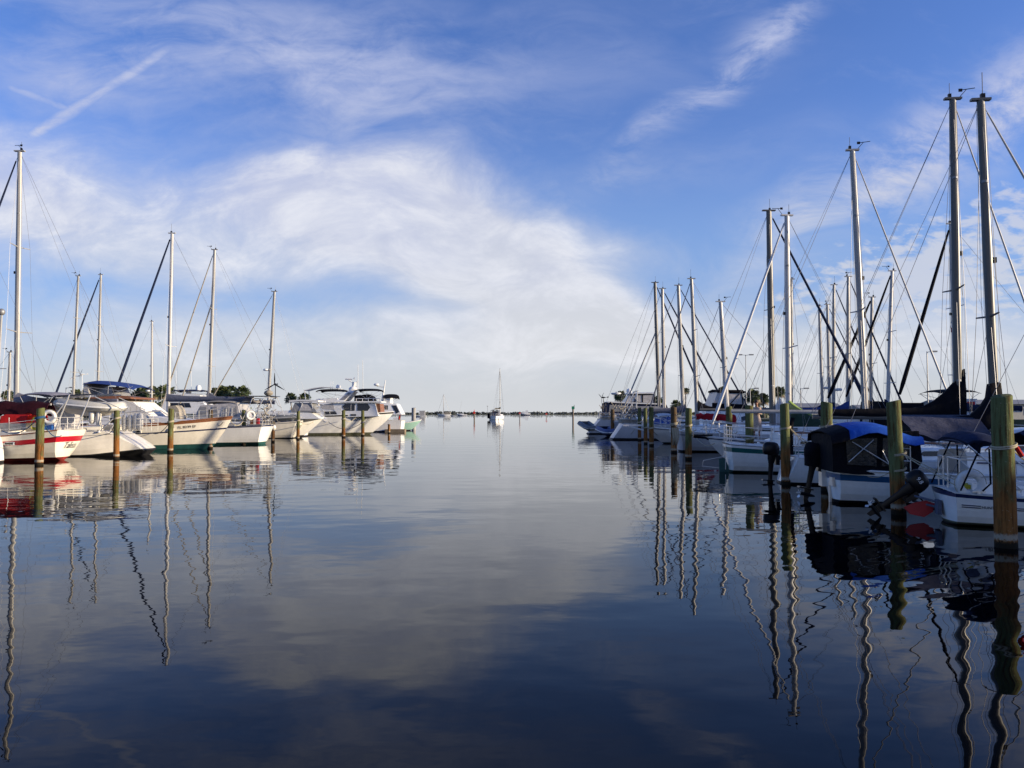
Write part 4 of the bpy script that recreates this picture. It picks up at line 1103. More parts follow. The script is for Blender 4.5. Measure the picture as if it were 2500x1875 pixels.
def left_far():
    # big trawler
    D = 87
    b = Boat('trawler_yacht', 'big white trawler yacht with hexagonal dark windows, mast arch and black bimini', 'motorboat', D, XD(962, D), 'bow', 1, 14.5, 4.4, (1.9, 2.05, 2.45), br=2.6, sr=.2, tw=.9, ex=.9, wlm=.85)
    b.hull([(.10, 0), (.93, 1), (1, 2)], [SLIME, WHITE, BLACKP])
    b.toe_rail(TRIM, .05)
    P = b.px
    x, z = b.P(896, 1023); b.bowtext('TONY', (x - .35) / b.L, .78, .62, PAINTB)
    o, win = b.house(P([(760, 1020), (930, 1016), (922, 984), (830, 984), (782, 992), (760, 1002)]), 1.95, 1.7, TRIM, 'cabin')
    win(P([(844, 993), (851, 986), (874, 986), (874, 1003), (851, 1003)])); win(P([(880, 986), (905, 986), (911, 995), (905, 1003), (880, 1003)]))
    win(P([(864, 987), (866, 987), (866, 1002), (864, 1002)]), ALU, 'window_mullion', .03)
    win(P([(801, 1018), (835, 1017), (828, 1004), (801, 1005)]))
    win(P([(788, 998), (826, 1001), (822, 985), (800, 988)]), VINYLW, 'windshield')
    win(P([(845, 1016), (858, 1016), (858, 1012), (845, 1012)])); win(P([(865, 1015), (878, 1015), (878, 1011), (865, 1011)]))
    o6, w6 = b.house(P([(922, 1006), (934, 1006), (932, 986), (919, 986)]), 1.4, 1.35, TEAK, 'door')
    (xa, za), (xb, zb) = b.P(778, 982), b.P(936, 982)
    MB().grid([[(lerp(xa, xb, t), y, za + .02) for y in (-2.0, 0, 2.0)] for t in (0, .5, 1)], .14).build('cabin_roof', WHITE, b.o, 0)
    o, win = b.house(P([(830, 980), (848, 980), (870, 956), (858, 952)]), 1.75, 1.0, TRIM, 'mast_arch')
    win(P([(838, 977), (850, 977), (864, 960), (857, 958)]), VINYL, 'arch_recess')
    mb = MB()
    for pts, r in (([(862, 954), (866, 933)], .22), ([(860, 952), (861, 934), (852, 929)], .06), ([(843, 925), (860, 926)], .09), ([(852, 929), (852, 925)], .06), ([(866, 922), (864, 926)], .08), ([(872, 952), (868, 935), (873, 931)], .05)):
        q = [(b.P(*p)[0], 0, b.P(*p)[1]) for p in pts]; mb.tube(q, r, 8)
    mb.ell((b.P(862, 952)[0], 0, b.P(862, 950)[1]), (.5, .5, .3), 12, 6)
    mb.build('radar_mast', TRIM, o)
    MB().tube([(b.P(873, 950)[0], .2, b.P(873, 950)[1]), (b.P(873, 890)[0], .2, b.P(873, 890)[1])], .03, 5).build('whip_antenna', TRIM, b.o)
    MB().tube([(b.P(887, 960)[0], -.2, b.P(887, 960)[1]), (b.P(886, 880)[0], -.2, b.P(886, 880)[1])], .03, 5).build('whip_antenna', TRIM, b.o)
    (xa, za), (xb, zb) = b.P(872, 954), b.P(932, 953)
    b.canopy(xa, xb, 1.6, (za + zb) / 2 - .1, .2, CANVBLACK, deck=b.P(900, 978)[1])
    mb = MB()
    for sd in (1, -1):
        mb.tube([(b.P(876, 974)[0], sd * 1.7, b.P(876, 974)[1]), (b.P(934, 973)[0], sd * 1.7, b.P(934, 973)[1])], .035, 6)
        for px in (877, 892, 906, 918, 933): mb.tube([(b.P(px, 974)[0], sd * 1.7, b.P(px, 974)[1]), (b.P(px, 983)[0], sd * 1.7, b.P(px, 983)[1])], .035, 6)
    mb.build('flybridge_rail', TRIM, b.o)
    o, win = b.house(P([(870, 980), (916, 980), (912, 968), (900, 963), (870, 966)]), 1.2, 1.0, CANVBLACK, 'helm_cover')
    b.rail(8.0, 13.6, .7, step=1.2)
    x, z = b.P(800, 1026)
    MB().tube([(x, -2.2, z), (x + .4, -2.3, z - .2), (x + .1, -2.35, z - .35)], .09, 6).build('anchor', STEEL, b.o)
    # flybridge cruiser behind with black bimini
    D = 97
    b = Boat('flybridge_cruiser', 'flybridge cruiser with a black bimini and pale T-top, left of and behind the big trawler', 'motorboat', D, XD(860, D), 'bow', 1, 13, 4.3, (1.7, 1.8, 2.3), br=2.0, tw=.9, ex=.9)
    b.hull(STD, [BLACKB, NAVY, WHITE]); P = b.px
    o, win = b.house(P([(740, 1014), (850, 1014), (820, 985), (740, 980)]), 1.8, 1.5, TRIM, 'cabin'); win(P([(755, 1000), (800, 1000), (795, 988), (755, 988)]))
    o, win = b.house(P([(770, 984), (835, 984), (828, 972), (780, 974)]), 1.5, 1.3, TRIM, 'flybridge')
    b.canopy(b.P(778, 957)[0], b.P(846, 957)[0], 1.6, b.P(800, 957)[1], .25, CANVBLACK, deck=b.P(800, 976)[1])
    (xa, za), (xb, zb) = b.P(748, 954), b.P(832, 950)
    MB().grid([[(lerp(xa, xb, t), y, lerp(za, zb, t) + .3 * sin(pi * t)) for y in (-1.2, 0, 1.2)] for t in (0, .25, .5, .75, 1)], .09).build('t_top', TRIM, b.o, 40)
    MB().tube([(b.P(752, 985)[0], -1, b.P(752, 985)[1]), (b.P(749, 955)[0], -1, b.P(749, 955)[1])], .05, 6).tube([(b.P(752, 985)[0], 1, b.P(752, 985)[1]), (b.P(749, 955)[0], 1, b.P(749, 955)[1])], .05, 6).build('t_top_post', STEEL, b.o)
    x, z = b.P(826, 946); MB().lathe([(.02, 0), (.3, .05), (.3, .3), (.1, .45), (.02, .46)], (x, 0, z - .1), 12).build('radar_dome', TRIM, b.o)
    for px in (806, 811): MB().tube([(b.P(px, 950)[0], .3, b.P(px, 950)[1]), (b.P(px, 930)[0], .3, b.P(px, 930)[1])], .025, 5).build('whip_antenna', TRIM, b.o)
    # boat with radar mast and black top behind the trawler's end
    D = 100
    b = Boat('fishing_cruiser', 'white cruiser with a leaning radar mast and black folded top, ending the left row', 'motorboat', D, XD(985, D), 'stern', -1, 12, 4.0, (1.4, 1.5, 2.1), tw=.9, sr=.15, ex=.9)
    b.hull(STD, [BLACKB, NAVY, WHITE]); P = b.px
    o, win = b.house(P([(985, 1012), (935, 1012), (938, 984), (972, 986)]), 1.8, 1.55, WHITE, 'cabin'); win(P([(961, 990), (972, 990), (980, 1006), (972, 1010)])); win(P([(940, 1000), (952, 1000), (952, 990), (940, 990)]))
    o, win = b.house(P([(940, 988), (956, 988), (956, 970), (940, 970)]), 1.3, 1.2, TRIM, 'flybridge')
    b.canopy(b.P(972, 974)[0], b.P(938, 968)[0], 1.4, b.P(955, 974)[1], .5, CANVBLACK, deck=b.P(950, 985)[1])
    q = [(b.P(932, 985)[0], 0, b.P(932, 985)[1]), (b.P(941, 928)[0], 0, b.P(941, 928)[1])]
    mm = MB().tube(q, [.16, .05], 8).build('radar_mast', TRIM, b.o)
    MB().tube([(b.P(936, 945)[0], 0, b.P(936, 945)[1]), (b.P(920, 943)[0], 0, b.P(920, 943)[1])], .06, 6).ell((b.P(919, 939)[0], 0, b.P(919, 939)[1]), (.35, .35, .18), 12, 6).build('radar_dome', TRIM, mm)
    q = [(b.P(973, 1015)[0], 0, b.P(973, 1015)[1]), (b.P(980, 995)[0], 0, b.P(980, 995)[1])]
    f = MB().tube(q, .03, 5).build('flagstaff', TRIM, b.o)
    x, z = b.P(979, 998)
    MB().grid([[(x + .05 + .22 * t + .05 * sin(5 * t), .1 * sin(4 * t + k), z - .0 - 1.1 * k / 4 - .3 * t) for t in (0, .33, .66, 1)] for k in range(5)], .01, 0).build('flag', CANVBRIGHT, f, 60)
    # mint skiff
    D = 106
    b = Boat('skiff', 'mint green open skiff with a raised bow beside the lone grey piling', 'motorboat', D, XD(1030, D), 'bow', 1, 6.2, 2.2, (.95, 1.0, 1.5), br=1.5, tw=.95, ex=1.0, wlm=.8)
    b.hull([(.1, 0), (.9, 1), (1, 2)], [BLACKB, TEALHULL, TRIM]); b.outboard((-.1, 0, 1.0), 0, 1.1)
    o, win = b.house([(2.3, .9), (3.4, .9), (3.1, 1.75), (2.5, 1.75)], .5, .4, TRIM, 'console')
    # dock float near the skiff
    mb = MB(); p = at(962, 1009, 98); mb.box((p.x + .2, p.y, .18), (2.4, 1.4, .36))
    tag(mb.build('floating_dock', DOCKWOOD, None), 'low floating dock at the end of the left row', 'dock')
    # boats on the other side of the left walkway
    def back(D, base, top, stern_x, L, label, furl=None, spr=((.5, .9),), m=ALU, boom=3.6, hullm=WHITE, bow=-1, fx=None, cov=CANVNAVY, radar=None, r=.095):
        b = Boat('sailboat', label, 'sailboat', D, stern_x, 'stern', bow, L, 3.3, (1.15, 1.0, 1.35), br=1.2, group='sailboats on the far side of the left walkway' if bow < 0 else None)
        b.hull(STD, [BLACKB, NAVY, hullm]); b.cabin(L * .28, L * .75, .5, wins=[(L * .33, L * .45), (L * .48, L * .58)])
        mp = b.loc(*base); mt = b.loc(*top)
        b.mast(mp.x, mt.z, r, m, (mt.x, 0, mt.z), spr, boom=boom, furl=furl, fore_x=fx and b.P(*fx)[0], wire=.009, radar=radar)
        if cov: b.sail_cover(mp.x, mp.x - boom, b.dz(mp.x) * .9 + 1.35, cov, .5)
        b.pushpit(); b.rail(1.2, L - 1, .6)
        return b
    back(80, (176, 1000), (191, 674), -38.7, 9.5, 'sailboat behind the walkway with a plain mast next to a white wind turbine pole', None, ((.36, .85), (.72, .7)))
    back(86, (237, 1000), (246, 671), -39.6, 10.5, 'sailboat behind the walkway with a blue furled headsail slanting left', (.11, CANVNAVY), ((.36, .9), (.66, .7)), fx=(112, 968))
    back(96, (370, 1000), (371, 785), -38.5, 10, 'sailboat behind the blue bimini with a short white mast carrying a radar', None, ((.3, .7),), WHITEMAST, radar=.33)
    b = back(72, (20, 1000), (24, 860), -41.0, 9, 'small sailboat behind the red-striped yacht with a low folded mast', None, ((.5, .7),), cov=CANVTAN)
    # wind turbine on a pole
    p = at(199, 1009, 90); o = empty('wind_turbine', (p.x, p.y, 1.0), 0, 'white small wind turbine on a white pole behind the cream dinghy', 'wind turbine')
    wind_generator(o, (0, 0, 0), at(199, 915, 90).z - 1.0, 1.15, TRIM, face=R(195), spin=.5)
    MB().tube([(0, 0, at(199, 917, 90).z - 1.0), (-1.0, 0, at(199, 918, 90).z - 1.05), (-1.3, 0, at(199, 926, 90).z - 1.0)], .06, 6).build('bracket', TRIM, o)
    # flybridge behind the arch yacht
    D = 100
    b = Boat('flybridge_cruiser', 'white flybridge cruiser with radar domes and dark top, in front of the palm clump', 'motorboat', D, XD(390, D), 'stern', 1, 12, 4, (1.6, 1.6, 2.1), tw=.9, ex=.9)
    b.hull(STD, [BLACKB, NAVY, WHITE]); P = b.px
    o, win = b.house(P([(400, 1010), (530, 1010), (505, 980), (415, 978)]), 1.8, 1.5, TRIM, 'cabin'); win(P([(425, 995), (480, 995), (475, 984), (425, 984)]))
    o, win = b.house(P([(415, 978), (500, 980), (500, 966), (480, 962), (420, 962)]), 1.6, 1.5, TRIM, 'flybridge'); win(P([(425, 972), (455, 972), (455, 965), (425, 965)]), VINYL)
    b.canopy(b.P(425, 956)[0], b.P(505, 956)[0], 1.5, b.P(460, 957)[1], .2, CANVNAVY, deck=b.P(460, 965)[1])
    for px, py in ((465, 962), (489, 952)): x, z = b.P(px, py); MB().lathe([(.02, 0), (.34, .05), (.34, .55), (.2, .75), (.02, .8)], (x, -.6, z - .2), 12).build('radar_dome', TRIM, b.o)
    for px in (470, 433): MB().tube([(b.P(px, 960)[0], -.4, b.P(px, 960)[1]), (b.P(px, 905)[0], -.4, b.P(px, 905)[1])], .025, 5).build('whip_antenna', TRIM, b.o)
left_far()
# ------------------------------------------------------------------ right row
RG = 'sailboats moored in the right row'
def rsail(label, D, stern, L, B, fb, base, top, bands, mats, **k):
    hk = {q: k.pop(q) for q in ('br', 'sr', 'tw', 'wls', 'ex', 'yaw', 'wlm') if q in k}
    bow = k.pop('bow', 1)
    b = Boat('sailboat', label, 'sailboat', D, XD(stern, D), 'stern' if bow > 0 else 'bow', bow, L, B, fb, group=RG, **hk)
    b.hull(bands, mats)
    if base:
        mp = b.loc(*base); mt = b.loc(*top)
        b.mp, b.mt = b.mast(mp.x, mt.z, k.pop('r', .075), k.pop('m', ALU), (mt.x, 0, mt.z), **k)
    return b
def right_row():
    # 1 nearest, with the life ring
    D = 17.0
    b = Boat('sailboat', 'nearest white sailboat with a navy rail, thin blue side stripes and raised red rudder', 'sailboat', D, 9.13, 'stern', 1, 7.2, 2.45,
             (.70, .60, .95), br=.9, sr=.12, tw=.66, wls=.45, ex=.45, yaw=-12, group=RG)
    b.hull([(.05, 0), (.11, 3), (.86, 1), (1.0, 2)], [BLACKB, WHITE, NAVY, SLIME])
    mb = MB()
    for f in (.645, .585):
        mb.tube([b.pt(t, f, -1) + Vector((0, -.004, 0)) for t in (.012, .03, .045, .060)], .010, 5)
        mb.tube([b.pt(t, f, -1) + Vector((0, -.004, 0)) for t in (.125, .25, .36, .5, .7)], .010, 5)
    mb.build('stripe', NAVY, b.o)
    b.bowtext('HUNTER', .084, .615, .080, PAINTB)
    MB().plate([b.pt(.108, .57, -1) + Vector((0, -.01, 0)), b.pt(.122, .57, -1) + Vector((0, -.01, 0)), b.pt(.108, .68, -1) + Vector((0, -.01, 0))], .01).build('emblem', NAVY, b.o, 0)
    zr = b.dz(0)
    # cockpit coaming, seats
    for sd in (1, -1):
        MB().loft([[(x, sd * y, z) for y, z in ((w, zd - .02), (w - .05, zd + .22), (w - .28, zd + .22), (w - .28, zd - .02))] for x, w, zd in ((.35, .72, .66), (1.4, .86, .62), (2.7, .95, .6))]).build('coaming', WHITE, b.o, 30)
    MB().box((1.3, 0, .72), (1.7, .8, .10)).build('cockpit_sole', CANVSLATE, b.o); MB().box((.5, -.35, .8), (.5, .5, .08)).build('cushion', ROPEY, b.o)
    b.cabin(2.8, 5.8, .52, .72, .4, WHITE, wins=[(3.05, 3.75), (4.0, 4.6)])
    # push pit
    mb = MB(); z0 = zr
    ring = [(1.5, -.88, z0 + .62), (.15, -.72, z0 + .66), (.06, -.5, z0 + .68), (.06, -.15, z0 + .68)]
    mb.tube(ring, .016, 7).tube([(x, -y, z) for x, y, z in ring], .016, 7)
    mb.tube([(1.5, -.88, z0 + .30), (.15, -.72, z0 + .32), (.08, -.5, z0 + .33), (.06, -.15, z0 + .33)], .011, 6)
    for x, y, h in ((.06, -.15, .68), (.12, -.68, .66), (.8, -.8, .64), (1.5, -.88, .62), (.06, .15, .68), (.12, .68, .66), (1.5, .88, .62)): mb.tube([(x, y, z0 - .03), (x, y, z0 + h)], .014, 7)
    mb.build('pushpit', STEEL, b.o)
    b.rail(1.5, 6.6, .62, step=1.4)
    # boarding bracket and rudder
    MB().box((-.10, -.02, .32), (.08, .22, .30)).tube([(-.1, -.05, .42), (-.45, .40, .50)], .025, 6).tube([(-.1, .1, .30), (-.45, .55, .38)], .025, 6).build('motor_bracket', CANVSLATE, b.o)
    ru = MB().plate([(-.08, .30, .36), (-.12, .30, .18), (-.30, .30, .06), (-.58, .30, .12), (-.70, .30, .26), (-.5, .30, .36), (-.25, .30, .42)], .05).build('rudder', REDP, b.o, 0)
    b.outboard((-.44, .50, .46), 54, .88, txt='9.8')
    # folding cockpit canopy with struts
    (xa, za), (xb, zb) = b.P(2312, 1080), b.P(2418, 1085)
    rows = []
    for i in range(9):
        t = i / 8; x = lerp(xa, xb, t)
        zz = lerp(za, zb, t) + .16 * sin(pi * t) ** .7 - .12 * t ** 3
        rows.append([(x + .1 * abs(u), .95 * u, zz + .10 * (1 - u * u) - (.22 * t if abs(u) > .9 else 0)) for u in (-1, -.9, -.5, 0, .5, .9, 1)])
    c = MB().grid(rows, .05).build('bimini', CANVNAVY, b.o, 60)
    mb = MB()
    for sd in (-1, 1):
        y = .95 * sd
        mb.tube([(xa + .1, y, za - .02), (xa + 1.05, y, .78)], .016, 6); mb.tube([(xb - .1, y, zb - .1), (xb + .75, y, .85)], .016, 6)
        MB().tube([(xb - .35, y, zb - .05), (xa + .5, y, .9), (xa + .35, y, .75)], .018, 6).build('webbing_strap', CANVBLACK, c); MB().tube([(xa + .35, y, za), (xa - .05, y, .75)], .018, 6).build('webbing_strap', CANVBLACK, c)
    mb.build('canopy_strut', STEEL, c)
    # lines and life ring
    HB = b
    q = at(2369, 1181, 16.25); life_ring(q, .21, .075, b.rz + R(4), 'grey-white life ring on the rail of the nearest sailboat')
    b.mast(4.9, 10.2, .07, top=(4.8, 0, 10.4))
    a_ = b.M @ Vector((.1, -.7, z0 + .1)); line('R2', 1.35, [a_, a_ + Vector((.35, .25, 0))], 'pale double line from the tall piling to the nearest sailboat', s=.02)
    mb = MB()
    # 2 blue-topped enclosure
    D = 21.0
    b = Boat('sailboat', 'white sailboat with bright blue top over a black cockpit enclosure, blue hull stripe', 'sailboat', D, 8.35, 'stern', 1, 8.6, 2.75,
             (.87, .78, 1.12), br=1.1, sr=.10, tw=.62, wls=.35, ex=.42, yaw=-7, group=RG)
    b.hull([(.10, 0), (.70, 1), (.88, 2), (1, 1)], [BLACKB, WHITE, BLUEST]); b.toe_rail(TRIM, .03)
    b.cabin(3.0, 6.9, .60, .70, .35, WHITE, wins=[(4.3, 5.2)], wz=(.3, .6))
    mb = MB()
    for sd in (-1, 1): mb.tube([(x, sd * (b.hw(x) * .705 + .006), b.dz(x) + .30) for x in (3.2, 4.2, 5.0)], .018, 5)
    mb.build('cabin_stripe', NAVY, b.o)
    MB().tube([b.pt(.30, .50, -1) + Vector((0, -.01, 0)), b.pt(.30, .42, -1) + Vector((0, -.03, 0))], .05, 8).build('through_hull', PAINTB, b.o)
    P = b.px
    o, win = b.house(P([(2008, 1146), (2060, 1151), (2195, 1155), (2215, 1120), (2205, 1050), (2004, 1058)]), 1.0, 1.06, CANVBLACK, 'cockpit_enclosure')
    win(P([(2040, 1128), (2108, 1132), (2108, 1066), (2036, 1068)]), VINYLD, 'clear_panel'); win(P([(2120, 1132), (2180, 1132), (2184, 1066), (2122, 1066)]), VINYLD, 'clear_panel')
    mb = MB()
    for p_, q_ in (((2042, 1122), (2100, 1070)), ((2050, 1075), (2140, 1130)), ((2120, 1095), (2138, 1132)), ((2150, 1068), (2180, 1120)), ((2165, 1085), (2150, 1128))):
        (a, c), (d, e) = b.P(*p_), b.P(*q_); mb.tube([(a, -1.09, c), (d, -1.09, e)], .012, 5)
    mb.build('enclosure_frame', STEEL, o)
    (xa, za), (xb, zb) = b.P(2000, 1060), b.P(2212, 1060)
    rows = []
    for i in range(11):
        t = i / 10; x = lerp(xa, xb, t); zz = lerp(za, zb, t) + .22 * sin(pi * min(1, t * 1.1 + .05)) ** .8 + .12 * max(0, .75 - abs(t - .55)) - .12
        rows.append([(x, 1.22 * u, zz + .14 * (1 - abs(u) ** 2.2) - (.16 + .05 * sin(i) if abs(u) > .95 else 0)) for u in (-1, -.93, -.6, -.2, .2, .6, .93, 1)])
    bt = MB().grid(rows[2:], .03).build('bimini', CANVBLUE, b.o, 60); MB().grid([[(x - .01, y * 1.01, z - .012) for x, y, z in r_] for r_ in rows[:3]], .035).build('bimini_end', CANVBLACK, bt, 60)
    b.outboard((-.12, .35, .95), 12, .95, cover=CANVBLACK); MB().box((-.10, .35, .62), (.16, .34, .5)).build('motor_bracket', STEEL, b.o)
    MB().box((-.06, -.35, .55), (.06, .3, .22)).box((-.05, -.1, .25), (.05, .08, .5)).build('boarding_ladder', STEEL, b.o)
    mp = b.loc(2432, 1000); mt = b.loc(2394, 246)
    zb = b.P(2420, 1048)[1]
    b.mast(mp.x, mt.z, .088, ALUD, (mt.x, 0, mt.z), ((.42, .62),), boom=4.2, boom_z=zb, fore=True, furl=(.04, WHITEMAST), wire=.007)
    # mast boot and sloping black sail cover
    rings = []
    for px, pyt, pyb, w in ((2442, 935, 1052, .12), (2428, 932, 1052, .20), (2412, 938, 1054, .20), (2409, 968, 1055, .2), (2395, 990, 1056, .22), (2375, 1008, 1056, .20), (2368, 1014, 1045, .17), (2300, 1016, 1034, .14), (2200, 1017, 1030, .10)):
        x, zt = b.P(px, pyt); zq = b.P(px, pyb)[1]
        rings.append([(x, w * .4, zt), (x, w, lerp(zt, zq, .3)), (x, w * .9, lerp(zt, zq, .8)), (x, 0, zq), (x, -w * .9, lerp(zt, zq, .8)), (x, -w, lerp(zt, zq, .3)), (x, -w * .4, zt)])
    MB().loft(rings).build('sail_cover', CANVBLACK, b.o, 50)
    # grey tarpaulin hung over the boom
    rows = []
    for i in range(19):
        t = i / 18; (x, zt), (_, zq) = b.P(lerp(2192, 2385, t), 1017), b.P(lerp(2192, 2385, t), lerp(1058, 1082, min(1, t * 1.5)))
        r_ = []
        for k in range(9):
            u = (k - 4) / 4; a = abs(u)
            r_.append((x + .03 * sin(k * 2 + i), u * 1.05 + .035 * sin(i * 1.1 + k * 1.7) * a, lerp(zt + .04, zq, a ** 1.15) + .03 * sin(i * .9 + k) * a))
        rows.append(r_)
    tag(MB().grid(rows, .012).tf(b.M).build('tarpaulin', CANVGREY, None, 70), 'large dark grey tarpaulin draped over the boom between the two nearest pilings', 'tarpaulin')
    b.pushpit(.62, 1.6); b.rail(3.5, 8.2, .62)
    # 3 dark outboard boat
    D = 26.6
    b = rsail('white sailboat with a raked stern, dark outboard and bare dark mast in a black boot', D, 1930, 9, 2.7, (.88, .8, 1.1), (2340, 1005), (2326, 243), [(.08, 0), (.9, 1), (1, 1)], [BLACKB, WHITE],
              sr=-.35, tw=.75, wls=.6, ex=.6, yaw=-6, r=.098, m=ALUD, spreaders=((.47, .8),), boom=4.6, boom_z=2.15, furl=(.035, WHITEMAST), wire=.008)
    b.sail_cover(b.mp.x + .1, b.mp.x - 4.4, 2.3, CANVBLACK, 1.25, .16, hook=.34)
    MB().plate([(.7, -b.hw(.7) * .995 - .01, .58), (1.6, -b.hw(1.6) - .01, .55), (1.6, -b.hw(1.6) - .012, .68), (.7, -b.hw(.7) - .012, .72)], .02).build('hull_window', NAVY, b.o, 0)
    MB().tube([(.0, 0, .7), (.02, .05, 1.9), (.08, .05, 2.15)], .07, 8).build('horseshoe_holder', CANVBLACK, b.o)
    b.outboard((-.40, .0, .80), 4, .98); b.pushpit(.7, 1.8); b.cabin(3.3, 7, .45, .66, wins=[(3.8, 5)])
    # 4 green stripe
    D = 31.8
    b = rsail('white sailboat with a dark green stripe along hull and stern', D, 1772, 9.2, 2.9, (1.12, .95, 1.3), (2116, 1008), (2081, 368), [(.07, 0), (.72, 1), (.88, 2), (.96, 1), (1, 3)], [TEAL, WHITE, GREENST, NAVY],
              sr=.18, tw=.72, wls=.30, ex=.40, yaw=-5, r=.092, m=ALU, spreaders=((.46, .85),), boom=5.2, boom_z=at(1990, 1006, 31.8).z, boom_m=ALU, furl=(.04, WHITEMAST), wire=.008)
    b.cabin(1.9, 7.0, .52, .74, .4, WHITE, wins=[(2.6, 3.35)], wz=(.25, .55))
    mb = MB()
    for sd in (-1, 1):
        mb.tube([(x, sd * .92, b.dz(x) + .56 + .03 * (i % 2)) for i, x in enumerate((2.1, 2.3, 2.7, 3.1, 3.5, 3.9, 4.3))], .022, 5)
        mb.tube([(x, sd * (b.hw(x) * .78), b.dz(x) + .05) for x in (1.9, 3, 4.2, 5)], .022, 5)
    mb.build('handrail', TEAK, b.o)
    b.pushpit(.66, 1.5, .013); b.rail(1.5, 8.6, .62, posts=.018)
    mb = MB()
    for y in (-.35, .05): mb.tube([(-.06, y, 1.7), (-.10, y, .1)], .016, 5)
    mb.tube([(-.05, .0, .6), (-.9, .0, .42), (-.95, .0, .2), (-.2, .0, .12)], .014, 5)
    mb.build('stern_ladder', STEEL, b.o)
    MB().plate([(-.1, -.15, .55), (-.32, -.15, .5), (-.3, -.15, -.3), (.1, -.15, -.3), (.05, -.15, .2)], .06).build('rudder', TEAL, b.o, 0)
    # 5 bow to channel, diagonal furled sail, green cover
    D = 37.5
    b = rsail('white sailboat lying bow out, furled white headsail slanting up, green boom cover', D, 1722, 9.6, 3.0, (1.0, .9, 1.22), (1925, 985), (1921, 527), [(.07, 0), (.9, 1), (.95, 2), (1, 1)], [BLACKB, WHITE, NAVY], bow=-1,
              br=1.1, tw=.75, yaw=4, r=.105, m=WHITEMAST, spreaders=((.42, .85),), boom=4.6, boom_z=at(1960, 1005, 37.5).z, furl=(.075, SAILW), wire=.008)
    b.pulpit(.7, 1.7, .018); b.rail(1, 7.8, .62); b.cabin(2.2, 6.6, .5, .7, wins=[(3, 4), (4.4, 5.4)])
    MB().box((9.75, 0, 1.28), (.9, .22, .08)).tube([(10.2, 0, 1.2), (9.6, 0, 1.15), (9.3, .0, 1.0)], .06, 6).build('anchor_roller', BLACKP, b.o)
    (xa, za), (xb, zb) = (b.mp.x, at(1925, 985, 37.5).z), (b.mp.x - 4.4, at(2000, 1036, 37.5).z)
    rows = []
    for i in range(12):
        t = i / 11; px = lerp(1924, 2010, t); x, _ = b.P(px, 1000); zt = at(px, lerp(980, 1030, min(1, t * 1.0) ** .8), 37.5).z; zq = at(px, 1034, 37.5).z - .15
        rows.append([(x, y, lerp(zt, zq, a ** 1.3)) for y, a in ((.38, 1), (.3, .6), (.14, .18), (0, 0), (-.14, .18), (-.3, .6), (-.38, 1))])
    gc = MB().grid(rows, .03).build('sail_cover', CANVGREEN, b.o, 60)
    MB().tube([(r_[3][0], 0, r_[3][2] + .02) for r_ in rows], [.13, .12, .11] + [.09] * 9, 8, 0, True, .8).build('sunlit_ridge', CANVSUNLIT, gc, 60)  # sunlit top edge of the green cover, painted as a paler strip
    # white cloth hung at the dark mast, lookout
    # 6 dark masted yacht behind
    D = 48.5
    b = rsail('grey-white yacht with a tall dark mast, stern just behind the rope-hung piling', D, 1651, 12.5, 3.6, (1.25, 1.05, 1.4), (1886, 1000), (1877, 515), [(.08, 0), (.8, 1), (.84, 2), (1, 1)], [BLACKB, GREYHULL, NAVY],
              sr=.25, tw=.7, wls=.4, ex=.42, r=.145, m=ALUD, spreaders=((.56, .9),), boom=4.4, boom_z=2.5, furl=(.09, CANVNAVY), wire=.010)
    b.cabin(3.5, 10, .55, wins=[(4, 5.5), (6, 7)]); b.pushpit(.68, 2); b.rail(2, 11.5, .62)
    rows = []
    for i in range(8):
        px = lerp(1880, 1912, i / 7); x, _ = b.P(px, 1000)
        rows.append([(x, .12 * sin(i * 1.9) * (q + .2), at(px, lerp(968 + abs(i - 5.2) * 9, 1046, q), 48.5).z) for q in (0, .25, .5, .75, 1)])
    MB().grid(rows, .015).build('hanging_sail', SAILW, b.o, 60)
    # 7 red cover
    D = 56
    b = rsail('sailboat with a wrinkled bright red sail cover sagging at its mast end', D, 1640, 11, 3.4, (1.1, 1.0, 1.35), (1778, 1000), (1759, 737), [(.08, 0), (.8, 1), (.84, 2), (1, 1)], [BLACKB, WHITE, NAVY],
              sr=.2, tw=.7, r=.12, m=WHITEMAST, spreaders=((.5, .8),), boom=3.4, boom_z=at(1740, 1020, 56).z, wire=.010)
    rings = []; rg = random.Random(4); xa = b.P(1700, 1015)[0]; xb = b.P(1796, 1015)[0]
    for i in range(20):
        t = i / 19; zt = at(1700, lerp(1009, 1014, t), 56).z + rg.uniform(-.06, .06); zq = at(1700, lerp(1022, 1030, t) + (18 if i in (17, 18) else 8 if i in (16, 19) else 0), 56).z + rg.uniform(-.06, .06)
        x = lerp(xa, xb, t); w = .26 * (1 + rg.uniform(-.2, .2))
        rings.append([(x, w * .4, zt), (x, w, lerp(zt, zq, .4)), (x, w * .7, zq), (x, -w * .7, zq), (x, -w, lerp(zt, zq, .4)), (x, -w * .4, zt)])
    MB().loft(rings).build('sail_cover', CANVRED, b.o, 60)
    b.cabin(3, 9, .5, wins=[(3.5, 5)]); b.pushpit(.68, 2); b.rail(2, 10, .62)
    # 8 bow platform
    D = 54.5
    # 9
    D = 61
    b = rsail('sailboat lying bow out with a double bowsprit platform, beside the close pair of pilings', D, 1568, 10.5, 3.4, (1.1, .95, 1.3), (1703, 1005), (1688, 681), [(.08, 0), (.9, 1), (.95, 2), (1, 1)], [BLACKB, WHITE, NAVY], bow=-1,
              br=1.6, tw=.7, r=.11, m=ALU, spreaders=((.36, .9), (.66, .8)), boom=4, boom_z=2.6, wire=.010, furl=(.05, CANVSLATE))
    MB().box((10.9, .3, 1.38), (2.2, .16, .12)).box((10.7, -.3, 1.38), (2.0, .16, .12)).tube([(11.6, .3, 1.3), (10.8, .3, 1.1), (10.4, .3, 1.0)], .07, 6).build('bowsprit', TRIM, b.o)
